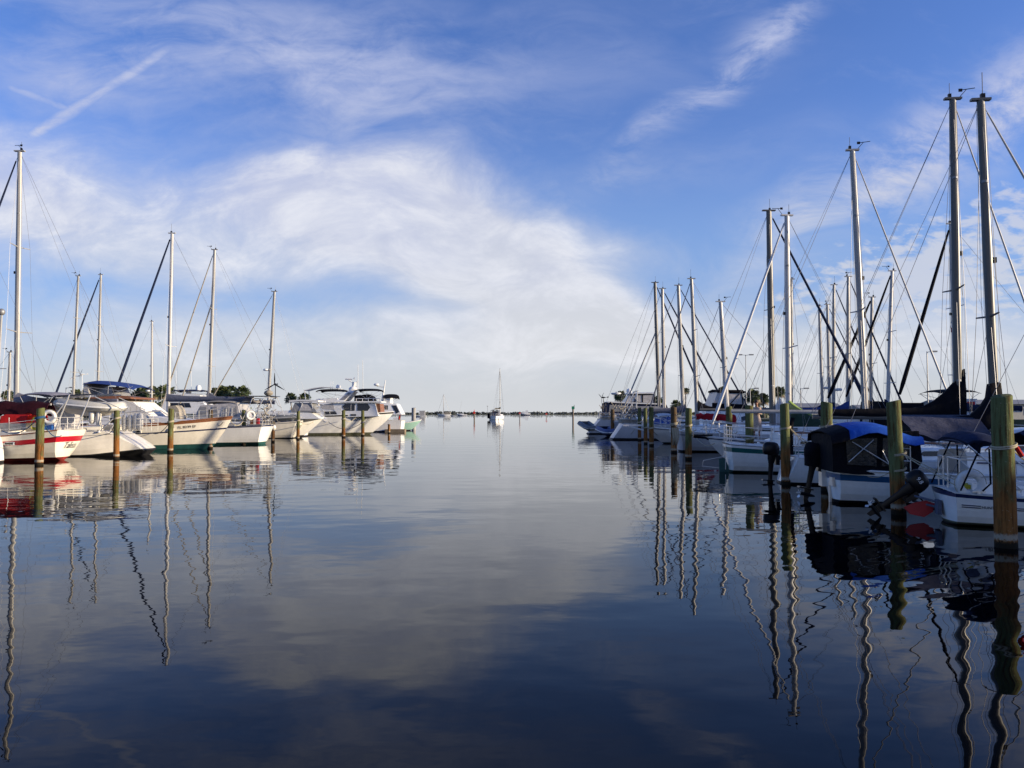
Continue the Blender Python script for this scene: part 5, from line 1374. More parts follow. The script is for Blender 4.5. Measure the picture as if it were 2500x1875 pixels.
    b.pulpit(.7, 1.6, .02); b.rail(1, 9, .62); b.cabin(2.5, 7.5, .5, wins=[(3, 4.4)])
    b.sail_cover(b.mp.x - .1, b.mp.x - 4, 2.6, CANVBLACK, .5, .18)
    # 10 reverse transom
    D = 71
    b = rsail('white yacht with a sloping stern and blue cockpit cloths behind the pair of orange pilings', D, 1518, 12, 3.8, (1.45, 1.25, 1.55), (1669, 1000), (1656, 697), [(.10, 0), (.9, 1), (1, 1)], [BLACKB, GREYHULL],
              sr=-1.0, tw=.75, wls=.8, ex=.6, r=.13, m=ALU, spreaders=((.36, .95), (.68, .8)), boom=4.8, boom_z=2.7, wire=.012, furl=(.07, CANVNAVY))
    b.pushpit(.7, 2.4, .02); b.rail(2.4, 11, .62); b.cabin(4, 10, .5, wins=[(4.5, 6)])
    b.canopy(b.P(1600, 1010)[0], b.P(1640, 1010)[0], 1.3, b.P(1620, 1017)[1], .2, SAILW); b.house(b.px([(1600, 1035), (1640, 1035), (1636, 1018), (1606, 1020)]), 1.3, 1.2, CANVBLUE, 'cockpit_cloth')
    b.sail_cover(b.mp.x, b.mp.x - 4.6, b.P(1640, 1003)[1], CANVSLATE, .4, .22)
    # gear heap on its stern
    rg = random.Random(21); mb = MB()
    mb.box((1.0, -.1, 1.62), (2.4, 2.2, .3))
    for k in range(46):
        a = Vector((rg.uniform(-.2, 2.2), rg.uniform(-1.4, 1.2), 1.5 + rg.uniform(0, 1.5))); mb.tube([a, a + Vector((rg.uniform(-.4, .4), rg.uniform(-.2, .2), rg.uniform(-.6, .6)))], rg.choice((.02, .03, .06)), 5)
    for k in range(5): mb.tube([Vector((.9, -1.5, 1.9)) + Vector((.34 * cos(a), .03 * k, (.55 - .03 * k) * sin(a))) for a in [2 * pi * i / 16 for i in range(16)]], .035, 5, loop=True)
    tag(mb.tf(b.M).build('gear_bundle', CANVTAN, None), 'heap of coiled lines and gear on the stern beside the orange pilings', 'gear')
    # 11 blue dinghy boat
    D = 80
    b = rsail('white yacht with a solar arch and a blue inflatable hung across its stern', D, 1500, 12, 3.8, (1.5, 1.3, 1.6), (1622, 1000), (1617, 705), [(.10, 0), (.9, 1), (1, 1)], [BLACKB, GREYHULL],
              sr=.5, tw=.8, r=.13, m=ALU, spreaders=((.36, .95), (.68, .8)), boom=4.6, boom_z=2.9, wire=.013, furl=(.10, CANVNAVY))
    q = b.M @ Vector((-.7, -.1, .55)); dinghy(q, -pi / 2, 3.3, 1.7, .27, RUBBERB, CANVNAVY, 'blue inflatable dinghy tilted on edge across a stern in the right row', 0, 'inflatable dinghies').rotation_euler = (0, R(8), R(-78))
    mb = MB(); zt = b.P(1520, 955)[1]
    for sd in (-1, 1):
        mb.tube([(.6, sd * 1.4, 1.5), (1.5, sd * 1.3, zt * .7), (2.2, sd * 1.2, zt)], .05, 6); mb.tube([(1.9, sd * 1.4, 1.5), (2.1, sd * 1.3, zt)], .05, 6)
    mb.tube([(2.2, 1.2, zt), (2.2, -1.2, zt)], .05, 6)
    mb.build('stern_arch', STEEL, b.o); b.pushpit(.7, 2.4, .025); b.cabin(4, 10, .5)
    x, z = b.P(1504, 961); MB().lathe([(.02, -.12), (.4, -.12), (.52, 0), (.5, .08), (.02, .12)], (x, 0, z), 14).build('radar_dome', TRIM, b.o)
    # 12 far end
    D = 90
    b = rsail('grey-sterned yacht with wind generators, farthest of the right row, tallest mast of the left cluster', D, 1462, 13, 3.9, (1.6, 1.4, 1.7), (1610, 1000), (1599, 690), [(.08, 0), (.9, 1), (1, 1)], [BLACKB, GREYHULL],
              sr=-1.3, tw=.75, wls=.8, ex=.6, r=.15, m=ALUD, spreaders=((.36, 1), (.68, .85)), boom=4.6, boom_z=2.9, wire=.014, furl=(.11, CANVNAVY))
    b.pushpit(.75, 2.4, .03); b.cabin(4, 10, .5)
    MB().tube([(b.mp.x - 4.6, .5, 1.4), (b.loc(1602, 812).x, .5, at(1602, 812, 90).z)], [.09, .07], 8).build('mizzen_mast', ALU, b.o)
    for px, yy, h_, sp in ((1472, -.5, 972, .4), (1481, .6, 985, 1.1)):
        x, z = b.P(px, 1035); wind_generator(b.o, (max(x, .2), yy, 1.6), at(px, h_, 90).z - 1.6, .95, BLACKP, face=pi * .85, spin=sp)
    q = b.M @ Vector((-1.2, 0, at(1440, 1040, 90).z)); dinghy(q, R(-100), 3.0, 1.6, .27, RUBBERG, RUBBERG, 'dark grey inflatable dinghy hung above the water, far end of right row', 0, 'inflatable dinghies').rotation_euler = (R(0), R(14), R(-72))
    rg = random.Random(31); mb = MB()
    mb.box((1.9, -.2, 1.75), (3.2, 2.4, .3))
    for k in range(40):
        a = Vector((rg.uniform(.2, 3.6), rg.uniform(-1.6, 1.2), 1.6 + rg.uniform(0, 1.4))); mb.tube([a, a + Vector((rg.uniform(-.5, .5), rg.uniform(-.2, .2), rg.uniform(-.6, .6)))], rg.choice((.025, .04, .08)), 5)
    for k in range(7): a = Vector((rg.uniform(.2, 3.6), rg.uniform(-1.6, .2), 1.9)); mb.ell(a, (.2, .2, .35), 8, 5)
    tag(mb.tf(b.M).build('gear_bundle', CANVTAN, None), 'jumble of cans, poles and fenders on the farthest stern of the right row', 'gear')
    MB().tube([(1.0, -.8, 1.6), (1.0, -.8, at(1450, 1012, 90).z)], .06, 6).box((1.0, -.8, at(1450, 1012, 90).z), (.9, .3, .1)).build('davit', STEEL, b.o)
VINYLD = mat('dark_vinyl', (.030, .030, .030), .12, var=.6, scale=7, bump=.03)
right_row()

def right_far():
    # trawler with tall enclosure
    D = 97
    b = Boat('trawler_yacht', 'motor yacht with a tall pale canvas flybridge enclosure over a dark cabin', 'motorboat', D, XD(1462, D), 'stern', 1, 14, 4.4, (1.6, 1.6, 2.2), tw=.92, ex=.9)
    b.hull(STD, [BLACKB, NAVY, WHITE]); P = b.px
    o, win = b.house(P([(1472, 1030), (1640, 1030), (1620, 988), (1474, 984)]), 1.95, 1.75, CANVNAVY, 'cabin'); win(P([(1482, 1005), (1520, 1005), (1520, 989), (1484, 989)]), VINYL); win(P([(1526, 1005), (1590, 1005), (1590, 992), (1526, 992)]))
    (xa, za), (xb, zb) = b.P(1480, 983), b.P(1612, 988); MB().grid([[(lerp(xa, xb, t), y, lerp(za, zb, t) + .05) for y in (-1.9, 0, 1.9)] for t in (0, .5, 1)], .14).build('cabin_roof', TRIM, b.o, 0)
    o, win = b.house(P([(1521, 983), (1592, 988), (1594, 962), (1535, 963)]), 1.6, 1.45, VINYLW, 'flybridge_enclosure')
    for q in ([(1534, 964), (1536, 964), (1557, 985), (1554, 985)], [(1562, 986), (1565, 986), (1565, 963), (1562, 963)], [(1589, 988), (1592, 988), (1594, 963), (1591, 963)], [(1535, 984), (1592, 988), (1592, 985), (1535, 981)], [(1535, 966), (1593, 965), (1593, 963), (1535, 963)]):
        win(P(q), CANVBLACK, 'enclosure_seam')
    for k in range(3): win(P([(1537 + 2 * k, 973 + 4 * k), (1546 + 2 * k, 973 + 4 * k), (1544 + 2 * k, 970 + 4 * k), (1536 + 2 * k, 970 + 4 * k)]), CANVNAVY, 'vent_slat')
    (xa, za), (xb, zb) = b.P(1530, 962), b.P(1594, 961); MB().grid([[(lerp(xa, xb, t), y, lerp(za, zb, t) + .04 + .08 * (1 - abs(y) / 1.6)) for y in (-1.6, -.8, 0, .8, 1.6)] for t in (0, .5, 1)], .14).build('flybridge_roof', TRIM, b.o, 30)
    x, z = b.P(1536, 955); MB().ell((x, 0, z), (.35, .35, .35), 10, 6).build('radar_dome', TRIM, b.o)
    # flybridge with black-trimmed enclosure
    D = 68
    b = Boat('flybridge_cruiser', 'white flybridge cruiser with a black-topped clear enclosure rising behind the diagonal furled sail', 'motorboat', D, XD(1690, D), 'stern', 1, 13, 4.2, (1.4, 1.5, 2.1), tw=.92, ex=.9)
    b.hull(STD, [BLACKB, NAVY, WHITE]); P = b.px
    o, win = b.house(P([(1700, 1040), (1850, 1040), (1822, 1012), (1812, 999), (1712, 1003)]), 1.9, 1.65, WHITE, 'cabin'); win(P([(1795, 1030), (1822, 1018), (1808, 1014), (1795, 1018)]))
    o, win = b.house(P([(1728, 994), (1807, 994), (1799, 960), (1742, 958)]), 1.55, 1.35, VINYLW, 'flybridge_enclosure')
    for q in ([(1727, 996), (1808, 996), (1807, 988), (1728, 984)], [(1740, 960), (1807, 962), (1803, 953), (1746, 953)], [(1756, 985), (1758, 985), (1758, 960), (1756, 960)], [(1800, 990), (1803, 990), (1801, 960), (1799, 960)], [(1770, 986), (1773, 986), (1796, 962), (1793, 962)]):
        win(P(q), CANVBLACK, 'enclosure_trim')
    (xa, za), (xb, zb) = b.P(1739, 956), b.P(1808, 958); MB().grid([[(lerp(xa, xb, t), y, lerp(za, zb, t) + .12 * (1 - abs(y) / 1.5)) for y in (-1.5, -.8, 0, .8, 1.5)] for t in (0, .5, 1)], .12).build('flybridge_roof', CANVBLACK, b.o, 30)
    # second tier behind the walkway
    def back(D, base, top, bow_px, label, furl, m=ALU, spr=((.5, .8),), left=True, r=.10, cov=CANVNAVY, radar=None, hullm=WHITE):
        mx = XD(base[0], D); L = 9.5
        if left: xb = min(XD(bow_px, D), mx - 2.6); b = Boat('sailboat', label, 'sailboat', D, max(xb, 24.2), 'bow', -1, L, 3.1, (1.1, 1.0, 1.3), br=1.1, group='sailboats on the far side of the right walkway')
        else: b = Boat('sailboat', label, 'sailboat', D, mx - 4.6, 'stern', 1, L, 3.1, (1.1, 1.0, 1.3), br=1.1, group='sailboats on the far side of the right walkway')
        b.hull(STD, [BLACKB, NAVY, hullm]); b.cabin(2.6, 7, .5, wins=[(3, 4.2), (4.6, 5.6)])
        mp = b.loc(*base); mt = b.loc(*top)
        b.mast(mp.x, mt.z, r, m, (mt.x, 0, mt.z), spr, boom=3.6, boom_z=2.4, furl=furl, fore_x=b.P(bow_px, 1000)[0] if left else None, fz=at(bow_px, 985, D).z if left else None, wire=.009, radar=radar)
        if cov: b.sail_cover(mp.x, mp.x - 3.6, 2.55, cov, .5, .2, hook=.3)
        b.pushpit(); b.rail(1.3, 8.4)
        return b
    back(66, (1931, 1000), (1932, 682), 0, 'second-tier sailboat whose thin mast stands just right of the white mast with the diagonal sail', None, left=False, cov=CANVSLATE)
    back(74, (2009, 1000), (2000, 748), 0, 'second-tier sailboat with a radar on the leftmost mast of the group of four', (.06, CANVNAVY), left=False, spr=((.45, .8),), radar=.33)
    back(70, (2026, 1000), (2020, 744), 0, 'second-tier sailboat with a stout mast between two thinner ones', (.06, CANVNAVY), left=False, cov=CANVSLATE)
    back(65, (2034, 1000), (2036, 696), 0, 'second-tier sailboat with a mast carrying a small radar, left of the tallest white mast', (.07, CANVNAVY), left=False, radar=.28)
    back(60, (2069, 1000), (2071, 676), 0, 'second-tier sailboat with two radars on its mast', (.07, CANVNAVY), left=False, radar=.33, cov=CANVMID)
    back(62, (2124, 1000), (2129, 726), 2016, 'second-tier sailboat with a thick black furled headsail slanting left of its mast', (.13, CANVBLACK))
    back(56, (2164, 1000), (2178, 662), 2060, 'second-tier sailboat with white spreaders and a thin black furled headsail', (.10, CANVBLACK), m=WHITEMAST, spr=((.3, .9), (.62, .75)))
    b = back(44, (2334, 1000), (2321, 547), 2190, 'second-tier sailboat whose mast stands close beside the tallest dark mast', (.11, CANVBLACK), m=WHITEMAST, spr=((.28, .9), (.6, .9)), r=.085)
    MB().plate([b.loc(2322, 800), b.loc(2326, 800), b.loc(2324, 812), b.loc(2321, 810)], .02).build('pennant', CANVBRIGHT, b.o, 0)
    # dark bimini boat and boxes behind the tall cover
    D = 46
    b = Boat('motor_cruiser', 'cruiser with a dark flat bimini behind the black mast boot', 'motorboat', D, XD(2230, D), 'stern', 1, 9, 3.2, (1.1, 1.2, 1.6), tw=.9, ex=.9)
    b.hull(STD, [BLACKB, NAVY, WHITE]); P = b.px
    o, win = b.house(P([(2235, 1020), (2400, 1020), (2350, 1000), (2240, 1002)]), 1.4, 1.2, WHITE, 'cabin')
    b.canopy(b.P(2268, 958)[0], b.P(2366, 958)[0], 1.2, b.P(2300, 960)[1], .12, CANVBLACK, deck=b.P(2300, 1000)[1])
    o, win = b.house(P([(2270, 1012), (2302, 1012), (2302, 984), (2294, 980), (2270, 984)]), .7, .65, CANVTAN, 'storage_box')
    q = at(2363, 1015, 52); o = empty('kiosk', (q.x, q.y, 1.0), 0, 'small red-panelled box with a pale frame beside the black mast boot', 'kiosk')
    hh = at(2363, 976, 52).z - 1.0
    MB().box((0, 0, hh / 2), (.72, .6, hh)).build('frame', TRIM, o); MB().box((0, -.31, hh / 2 - .02), (.60, .03, hh - .2)).build('panel', REDP, o); MB().box((0, 0, hh + .03), (.84, .72, .06)).build('roof', TRIM, o)
    # dark canvases low behind the nearest boats
    D = 27.5
    b = Boat('motor_cruiser', 'open boat under a shiny dark blue cover at the right edge', 'motorboat', D, XD(2452, D) + .6, 'stern', 1, 7.5, 2.6, (1.0, 1.0, 1.4), tw=.9, ex=.9)
    b.hull(STD, [BLACKB, NAVY, WHITE])
    rows = []
    for i in range(10):
        x = i * .7 - .1; rows.append([(x, 1.3 * u, .95 + (1.5 + .14 * sin(i * 1.3)) * (1 - abs(u) ** 1.6) * min(1, .45 + i * .2) + .06 * sin(i * 2.3 + 5 * u)) for u in (-1, -.7, -.35, 0, .35, .7, 1)])
    MB().grid(rows, .02).build('boat_cover', CANVNAVY, b.o, 60)
    # white deck boat with folded black canvas, behind the long white boom
    D = 44
    b = Boat('motor_cruiser', 'cruiser with white lockers and dark canvas between the blue top and long boom', 'motorboat', D, XD(2030, D), 'stern', 1, 8.5, 3.0, (1.1, 1.1, 1.6), tw=.9, ex=.9)
    b.hull(STD, [BLACKB, NAVY, WHITE]); P = b.px
    o, win = b.house(P([(2048, 1040), (2082, 1040), (2082, 1020), (2048, 1020)]), .9, .9, TRIM, 'locker')
    o, win = b.house(P([(2082, 1042), (2170, 1042), (2168, 1016), (2085, 1016)]), 1.3, 1.2, CANVBLACK, 'cockpit_cover')
    mb = MB()
    for k in range(3):
        x = b.P(1998 + 26 * k, 1030)[0]; mb.tube([(x, -1.2, 1.1), (x + .1, -1.1, 1.7), (x + .45, -1.0, 1.85), (x + .8, -1.1, 1.7), (x + .9, -1.2, 1.1)], .03, 6)
    mb.build('hand_hoop', STEEL, b.o)
    D = 50
    b = Boat('motor_cruiser', 'cruiser under a long black canvas right of the bright white mast', 'motorboat', D, XD(2125, D) + .4, 'stern', 1, 8.5, 3.0, (1.1, 1.2, 1.7), tw=.9, ex=.9)
    b.hull(STD, [BLACKB, NAVY, WHITE]); P = b.px
    o, win = b.house(P([(2122, 1016), (2190, 1016), (2275, 1016), (2270, 984), (2160, 984), (2122, 980)]), 1.4, 1.2, CANVBLACK, 'boat_cover')
right_far()

# ------------------------------------------------------------------ lines between boats and pilings
def lines():
    line('L1', 2.05, [at(150, 1063, 38.2), at(5, 1052, 37.5)], 'blue and white line looped round the mossy piling at the red-striped hull', ROPEB, .35, .022)
    line('L2', 2.0, [at(262, 1058, 43.0)], 'pale line from the piling down to the scooped-stern yacht', ROPE, .25, .02)
    line('L3', 1.75, [at(372, 1058, 50.3)], 'pale line from the orange-stained piling to the cover-fronted boat', ROPE, .25, .022)
    line('L4', 1.8, [at(545, 1030, 51.5)], 'pale line from the dark piling to the teak-railed bow', ROPE, .3, .024)
    line('L5', 1.75, [at(560, 1024, 53.5), at(640, 1037, 59)], 'pale line drooping both ways from the greyish green piling', ROPE, .4, .026)
    line('L9', 1.3, [at(802, 1030, 84)], 'dark line drooping from the name-covering piling to the anchor', WIRE, .7, .03)
    line('R1', 1.70, [at(2540, 1150, 14.6)], 'rope with a red whipping on the nearest piling', ROPE, .03, .014)
    line('R3', 1.8, [at(1990, 1090, 26.4), at(2010, 1120, 26.8)], 'rope pair from the green and orange piling towards the blue top', ROPE, .05, .014)
    line('R10', 1.2, [at(1805, 1062, 32.6), at(1900, 1062, 34.5)], 'crossed ropes on the piling behind the green-striped sailboat cabin', ROPE, .08, .018)
    line('R4', 1.65, [at(1745, 1082, 36.6), at(1650, 1010, 47)], 'long drooping rope from the piling to the bow with the anchor roller', ROPE, .45, .018)
    line('R5', 1.6, [at(1700, 1050, 42)], 'tan rope tied on the piling left of the diagonal sail', ROPE, .2, .022, 3)
    line('R9', 1.3, [at(1800, 1055, 38), at(1752, 1052, 37)], 'rope tied low on the piling by the red sail cover', ROPE, .1, .02)
    line('R6', 1.2, [at(1606, 1062, 61)], 'thin rope on the dark green piling right of the orange pair', ROPE, .1, .024)
    o, p, h, rad = PL['R1']; MB().tube([p + Vector((rad + .02, -.03, 1.72)), p + Vector((rad + .12, -.03, 1.56))], .04, 7).build('rope_whipping', CANVBRIGHT, None)
    tag(COL.objects[-1], 'short red whipping on the rope of the nearest piling', 'rope')
    o, p, h, rad = PL['R5']; mb = MB(); rg = random.Random(9)
    for k in range(9):
        a0 = -pi / 2 + rg.uniform(-.7, .9); q = p + Vector(((rad + .04) * cos(a0), (rad + .04) * sin(a0), 1.45))
        mb.tube([q, q + Vector((.05, -.03, -.5)), q + Vector((.02, -.03, -1.0)), q + Vector((.12, -.03, -.5)), q + Vector((.06, 0, 0))], .03, 5)
    tag(mb.build('rope_bundle', ROPE, None), 'thick bundle of rope hanging down a piling in the right row', 'rope')
    o, p, h, rad = PL['L6']; q = p + Vector((.12, -rad - .1, h - .45)); e = empty('mooring_ball', q, 0, 'white ball hanging on the short brown piling', 'buoy')
    MB().ell((0, 0, 0), (.2, .2, .24), 14, 9).build('ball', FENDER, e, 60); MB().tube([(0, 0, .22), (-.03, .1, .45)], .02, 5).build('lanyard', ROPE, e)
    line('R2', 1.0, [at(2110, 1160, 20.2)], 'thin line from the tall piling back to the blue-topped boat', ROPE, .12, .010)
    line('R8', 1.5, [at(1540, 1060, 69.5)], 'thin line on the left orange piling of the close pair', ROPE, .1, .022)
    line('R7', 1.2, [at(1600, 1068, 60.5)], 'thin line on the right orange piling of the close pair', ROPE, .1, .02)
    line('L7', 1.6, [at(765, 1030, 75)], 'pale line from the slim yellowish piling to the flared bow', ROPE, .25, .026)
    line('L8', 1.7, [at(868, 1020, 84.8)], 'pale line from the mid-length piling to the big trawler', ROPE, .3, .028)
    line('R11', 1.9, [at(2060, 1095, 22.2)], 'line from the thick piling behind the blue top', ROPE, .08, .012)
lines()
# ------------------------------------------------------------------ channel, far boats
def channel():
    # motoring sailboat seen from astern
    D = 280
    p = at(1206, 1009, D)
    b = Boat('sailboat', 'white sailboat motoring out in mid channel with its mast tall above the horizon', 'sailboat', D, p.x, 'stern', 1, 10.5, 3.4, (1.4, 1.2, 1.6), tw=.85, wls=.8, ex=.5)
    b.o.rotation_euler = (0, 0, R(68)); b.rz = R(68); b.M = Matrix.Translation((p.x - .6, D, 0)) @ Matrix.Rotation(b.rz, 4, 'Z'); b.MI = b.M.inverted(); b.o.location = (p.x - .6, D, 0)
    b.hull([(.06, 0), (1, 1)], [BLACKB, WHITE]); b.cabin(3.5, 9, .7, wins=[(4, 6)])
    b.mast(7, at(1206, 899, D).z, .10, WHITEMAST, None, ((.35, 1.2),), boom=5, boom_z=3.8, wire=.02)
    b.sail_cover(7, 2.4, 4.0, CANVBLACK, .4, .2)
    b.canopy(1.0, 4.0, 1.4, 3.2, .3, CANVBLACK); b.house([(2.6, 1.3), (4.2, 1.3), (4.0, 3.1), (2.6, 3.1)], 1.3, 1.2, CANVSLATE, 'dodger')
    b.pushpit(.8, 2.4, .04); MB().box((-.2, 1.2, 1.4), (.9, .8, 1.8)).build('stern_gear', CANVBLACK, b.o); MB().tube([(.3, 1.9, 1.8), (.2, 1.9, 5.0)], .05, 5).ell((.2, 1.9, 4.8), (.3, .2, .15), 8, 5).build('antenna_pole', GALV, b.o)
    pd = b.M @ Vector((1.2, 0, 1.40))
    person((pd.x, pd.y, pd.z), R(10), 'person in dark clothes standing at the helm of the sailboat in the channel', CANVNAVY, CANVBLACK, 'helm')
    # markers
    def marker(px, D, top_py, kind, label):
        p = at(px, 1009, D); h = at(px, top_py, D).z; o = empty('channel_marker', (p.x, p.y, 0), 0, label, 'channel marker', 'channel markers')
        MB().tube([(0, 0, -1), (0, 0, h - .3)], .22 if kind != 'small' else .2, 8).build('post', CONCRETE if kind == 'small' else BARK, o)
        s_ = D * 7 / FPX * .5
        if kind == 'red':
            MB().plate([(-s_ * 1.05, -.3, h - 1.75 * s_), (s_ * 1.05, -.3, h - 1.75 * s_), (0, -.3, h + .1)], .05, nrm=(0, -1, 0)).build('sign_board', SIGNRED, o, 0); MB().box((0, -.3, h - 1.85 * s_), (s_ * 1.1, .05, s_ * .5)).build('sign_board', SIGNRED, o, 0)
            MB().tube([(0, 0, h), (0, 0, h + .35)], .1, 6).build('lantern', SIGNRED, o)
        elif kind == 'green':
            MB().box((0, -.3, h - s_), (s_ * 2, .05, s_ * 2)).build('sign_board', SIGNGREEN, o, 0); MB().tube([(s_ * .7, -.2, h), (s_ * .8, -.2, h + .35)], .07, 6).build('lantern', BLACKP, o)
        else:
            MB().plate([(-s_, -.3, h - s_ * 1.1), (s_, -.3, h - s_ * 1.1), (0, -.3, h)], .05, nrm=(0, -1, 0)).build('sign_board', SIGNRED, o, 0)
    marker(1158, 264, 1003, 'red', 'red daymark on a dark post left of the motoring sailboat')
    marker(1399, 204, 992, 'green', 'square green daymark on a dark post near the right row of boats')
    marker(1269, 280, 1006, 'small', 'thin post with a small red mark in front of the far motor yacht')
    marker(1334, 440, 1008, 'small', 'smallest and farthest post with a faint red mark')
    # anchored boats
    D = 640
    b = Boat('sailboat', 'anchored white sailboat with a dark cockpit awning at the left of the open water', 'sailboat', D, XD(1101, D), 'stern', -1, 11, 3.6, (1.5, 1.4, 1.9), br=1.5)
    b.hull([(.06, 0), (1, 1)], [BLACKB, WHITE]); b.mast(6.0, at(1082, 963, D).z, .16, WHITEMAST, None, ((.5, 1),), boom=4.5, boom_z=3.2, wire=.05, vane=False)
    b.canopy(.3, 5.4, 1.5, 3.6, .3, CANVBLACK); b.house([(.4, 1.3), (5.4, 1.3), (5.2, 3.0), (.4, 3.2)], 1.4, 1.3, CANVTAN, 'cockpit_enclosure')
    D = 700
    b = Boat('motor_cruiser', 'anchored dark low boat with a leaning pole, right of the awning sailboat', 'motorboat', D, XD(1140, D), 'stern', -1, 9.5, 3.2, (1.3, 1.2, 1.9), br=1.6)
    b.hull([(.06, 0), (.7, 2), (1, 1)], [BLACKB, WHITE, GREYHULL]); b.cabin(2.5, 7, .7); MB().tube([(6.5, 0, 1.5), (4.6, 0, 13)], .06, 5).build('pole', GALV, b.o)
    D = 900
    b = Boat('motor_yacht', 'white motor yacht far off against the tree line', 'motorboat', D, XD(1294, D), 'stern', -1, 13, 4, (2.0, 2.0, 2.8), br=2)
    b.hull([(.05, 0), (.5, 2), (1, 1)], [BLACKB, WHITE, NAVY]); b.house([(1.5, 1.8), (9.5, 1.8), (8, 3.6), (5.5, 4.0), (4.6, 5.6), (2.4, 5.6), (2, 3.6)], 1.7, 1.3, TRIM)
    D = 500
    b = Boat('houseboat', 'pale houseboat partly behind the lone grey piling', 'houseboat', D, XD(1041, D), 'stern', -1, 8, 3.0, (.8, .7, .9), br=.8, tw=.95)
    b.hull([(.1, 0), (1, 1)], [BLACKB, WHITE]); MB().box((3.0, 0, 3.9), (5.6, 3.0, .25)).build('roof', TRIM, b.o); b.house([(.8, .7), (4.2, .7), (4.2, 3.7), (.8, 3.7)], 1.3, 1.3, VINYLW, 'cabin')
    D = 620
    b = Boat('dinghy_tender', 'small tender trailing between the two anchored boats', 'dinghy', D, XD(1112, D), 'stern', -1, 4.2, 1.8, (.7, .7, 1.0), br=.8, tw=.9)
    b.hull([(1, 0)], [GREYHULL]); b.outboard((-.1, 0, .8), 0, 1.2)
def person(loc, rz, label, top, legs, pose):
    """one skinned body, facing local -Y"""
    o = empty('person', loc, rz, label, 'person')
    hgt = 1.72; k = hgt / 1.72
    V = []; E = []; Rr = []
    def v(x, y, z, r): V.append((x, y, z)); Rr.append(r); return len(V) - 1
    def chain(start, pts):
        a = start
        for p in pts: b = v(*p); E.append((a, b)); a = b
        return a
    pel = v(0, 0, .95, .135)
    chest = chain(pel, [(0, .0, 1.12, .125), (0, -.01, 1.30, .14)])
    neck = chain(chest, [(0, .0, 1.43, .075), (0, -.01, 1.50, .05)]); head = chain(neck, [(0, -.02, 1.58, .085), (0, -.025, 1.67, .085)])
    hands = []
    for sd in (-1, 1):
        chain(pel, [(sd * .10, 0, .88, .095), (sd * .11, -.02, .50, .062), (sd * .11, .02, .10, .042), (sd * .115, -.10, .045, .036), (sd * .12, -.17, .035, .028)])
        if pose == 'arms': w = chain(chest, [(sd * .17, 0, 1.38, .06), (sd * .22, .03, 1.12, .043), (sd * .05, -.19, 1.16, .032), (sd * -.02, -.20, 1.18, .026)])
        else: w = chain(chest, [(sd * .17, 0, 1.38, .06), (sd * .22, -.05, 1.12, .043), (sd * .16, -.28, 1.08, .032), (sd * .15, -.34, 1.08, .026)])
        p = V[w]
        for f in range(4):
            l = (.075, .085, .08, .06)[f]
            chain(w, [(p[0] + sd * .006, p[1] - .03, p[2] + .024 - .016 * f, .010), (p[0] - sd * .012, p[1] - .03 - l * .6, p[2] + .026 - .018 * f, .009), (p[0] - sd * .03, p[1] - .02 - l, p[2] + .02 - .018 * f, .007)])
        chain(w, [(p[0] - sd * .025, p[1] - .02, p[2] + .03, .010), (p[0] - sd * .04, p[1] - .05, p[2] + .045, .008)])
    me = bpy.data.meshes.new('body'); me.from_pydata(V, E, []); ob = bpy.data.objects.new('body', me); COL.objects.link(ob)
    sk = ob.modifiers.new('skin', 'SKIN'); sk.use_smooth_shade = True
    for i, r in enumerate(Rr): me.skin_vertices[0].data[i].radius = (r, r)
    me.skin_vertices[0].data[0].use_root = True
    ss_ = ob.modifiers.new('sub', 'SUBSURF'); ss_.levels = ss_.render_levels = 1
    dg = bpy.context.evaluated_depsgraph_get(); dg.update()
    m2 = bpy.data.meshes.new_from_object(ob.evaluated_get(dg)); bpy.data.objects.remove(ob)
    m2.materials.clear()
    for m in (SKIN, top, legs): m2.materials.append(m)
    for p in m2.polygons:
        c = p.center; p.use_smooth = True
        p.material_index = 1 if (.98 < c.z < 1.44 and abs(c.x) < .2 and c.y > -.15) or (pose != 'arms' and 1.1 < c.z < 1.44) else 2 if .30 < c.z <= .98 and abs(c.x) < .2 else 0
    bo = bpy.data.objects.new('body', m2); COL.objects.link(bo); bo.parent = o
    MB().ell((0, .015, 1.69), (.092, .105, .10), 14, 8).build('hair', HAIR, o, 60)
    MB().ell((0, -.118, 1.615), (.014, .022, .02), 8, 5).build('nose', SKIN, o, 60)
    for sd in (-1, 1):
        MB().ell((sd * .033, -.098, 1.645), (.014, .008, .007), 8, 5).build('eye', PAINTB, o, 60); MB().ell((sd * .088, -.01, 1.63), (.012, .02, .03), 8, 5).build('ear', SKIN, o, 60)
    MB().ell((0, -.105, 1.565), (.025, .008, .006), 8, 5).build('mouth', REDP, o, 60)
    if pose == 'arms':
        rings = []
        for z, a, b_ in ((1.0, .15, .13), (.9, .19, .15), (.6, .22, .18), (.35, .24, .20)):
            rings.append([(a * cos(t) * (1 + .06 * sin(5 * t)), b_ * sin(t) * (1 + .06 * sin(5 * t)), z) for t in [2 * pi * i / 20 for i in range(20)]])
        MB().loft(rings).build('skirt', CLOTH, o, 60)
    return o
channel()
pp = at(1847, 1009, 37.0)
person((pp.x, pp.y, 1.15), R(-20), 'person in a patterned top and skirt standing with folded arms beside a piling', CLOTH, CLOTH, 'arms')

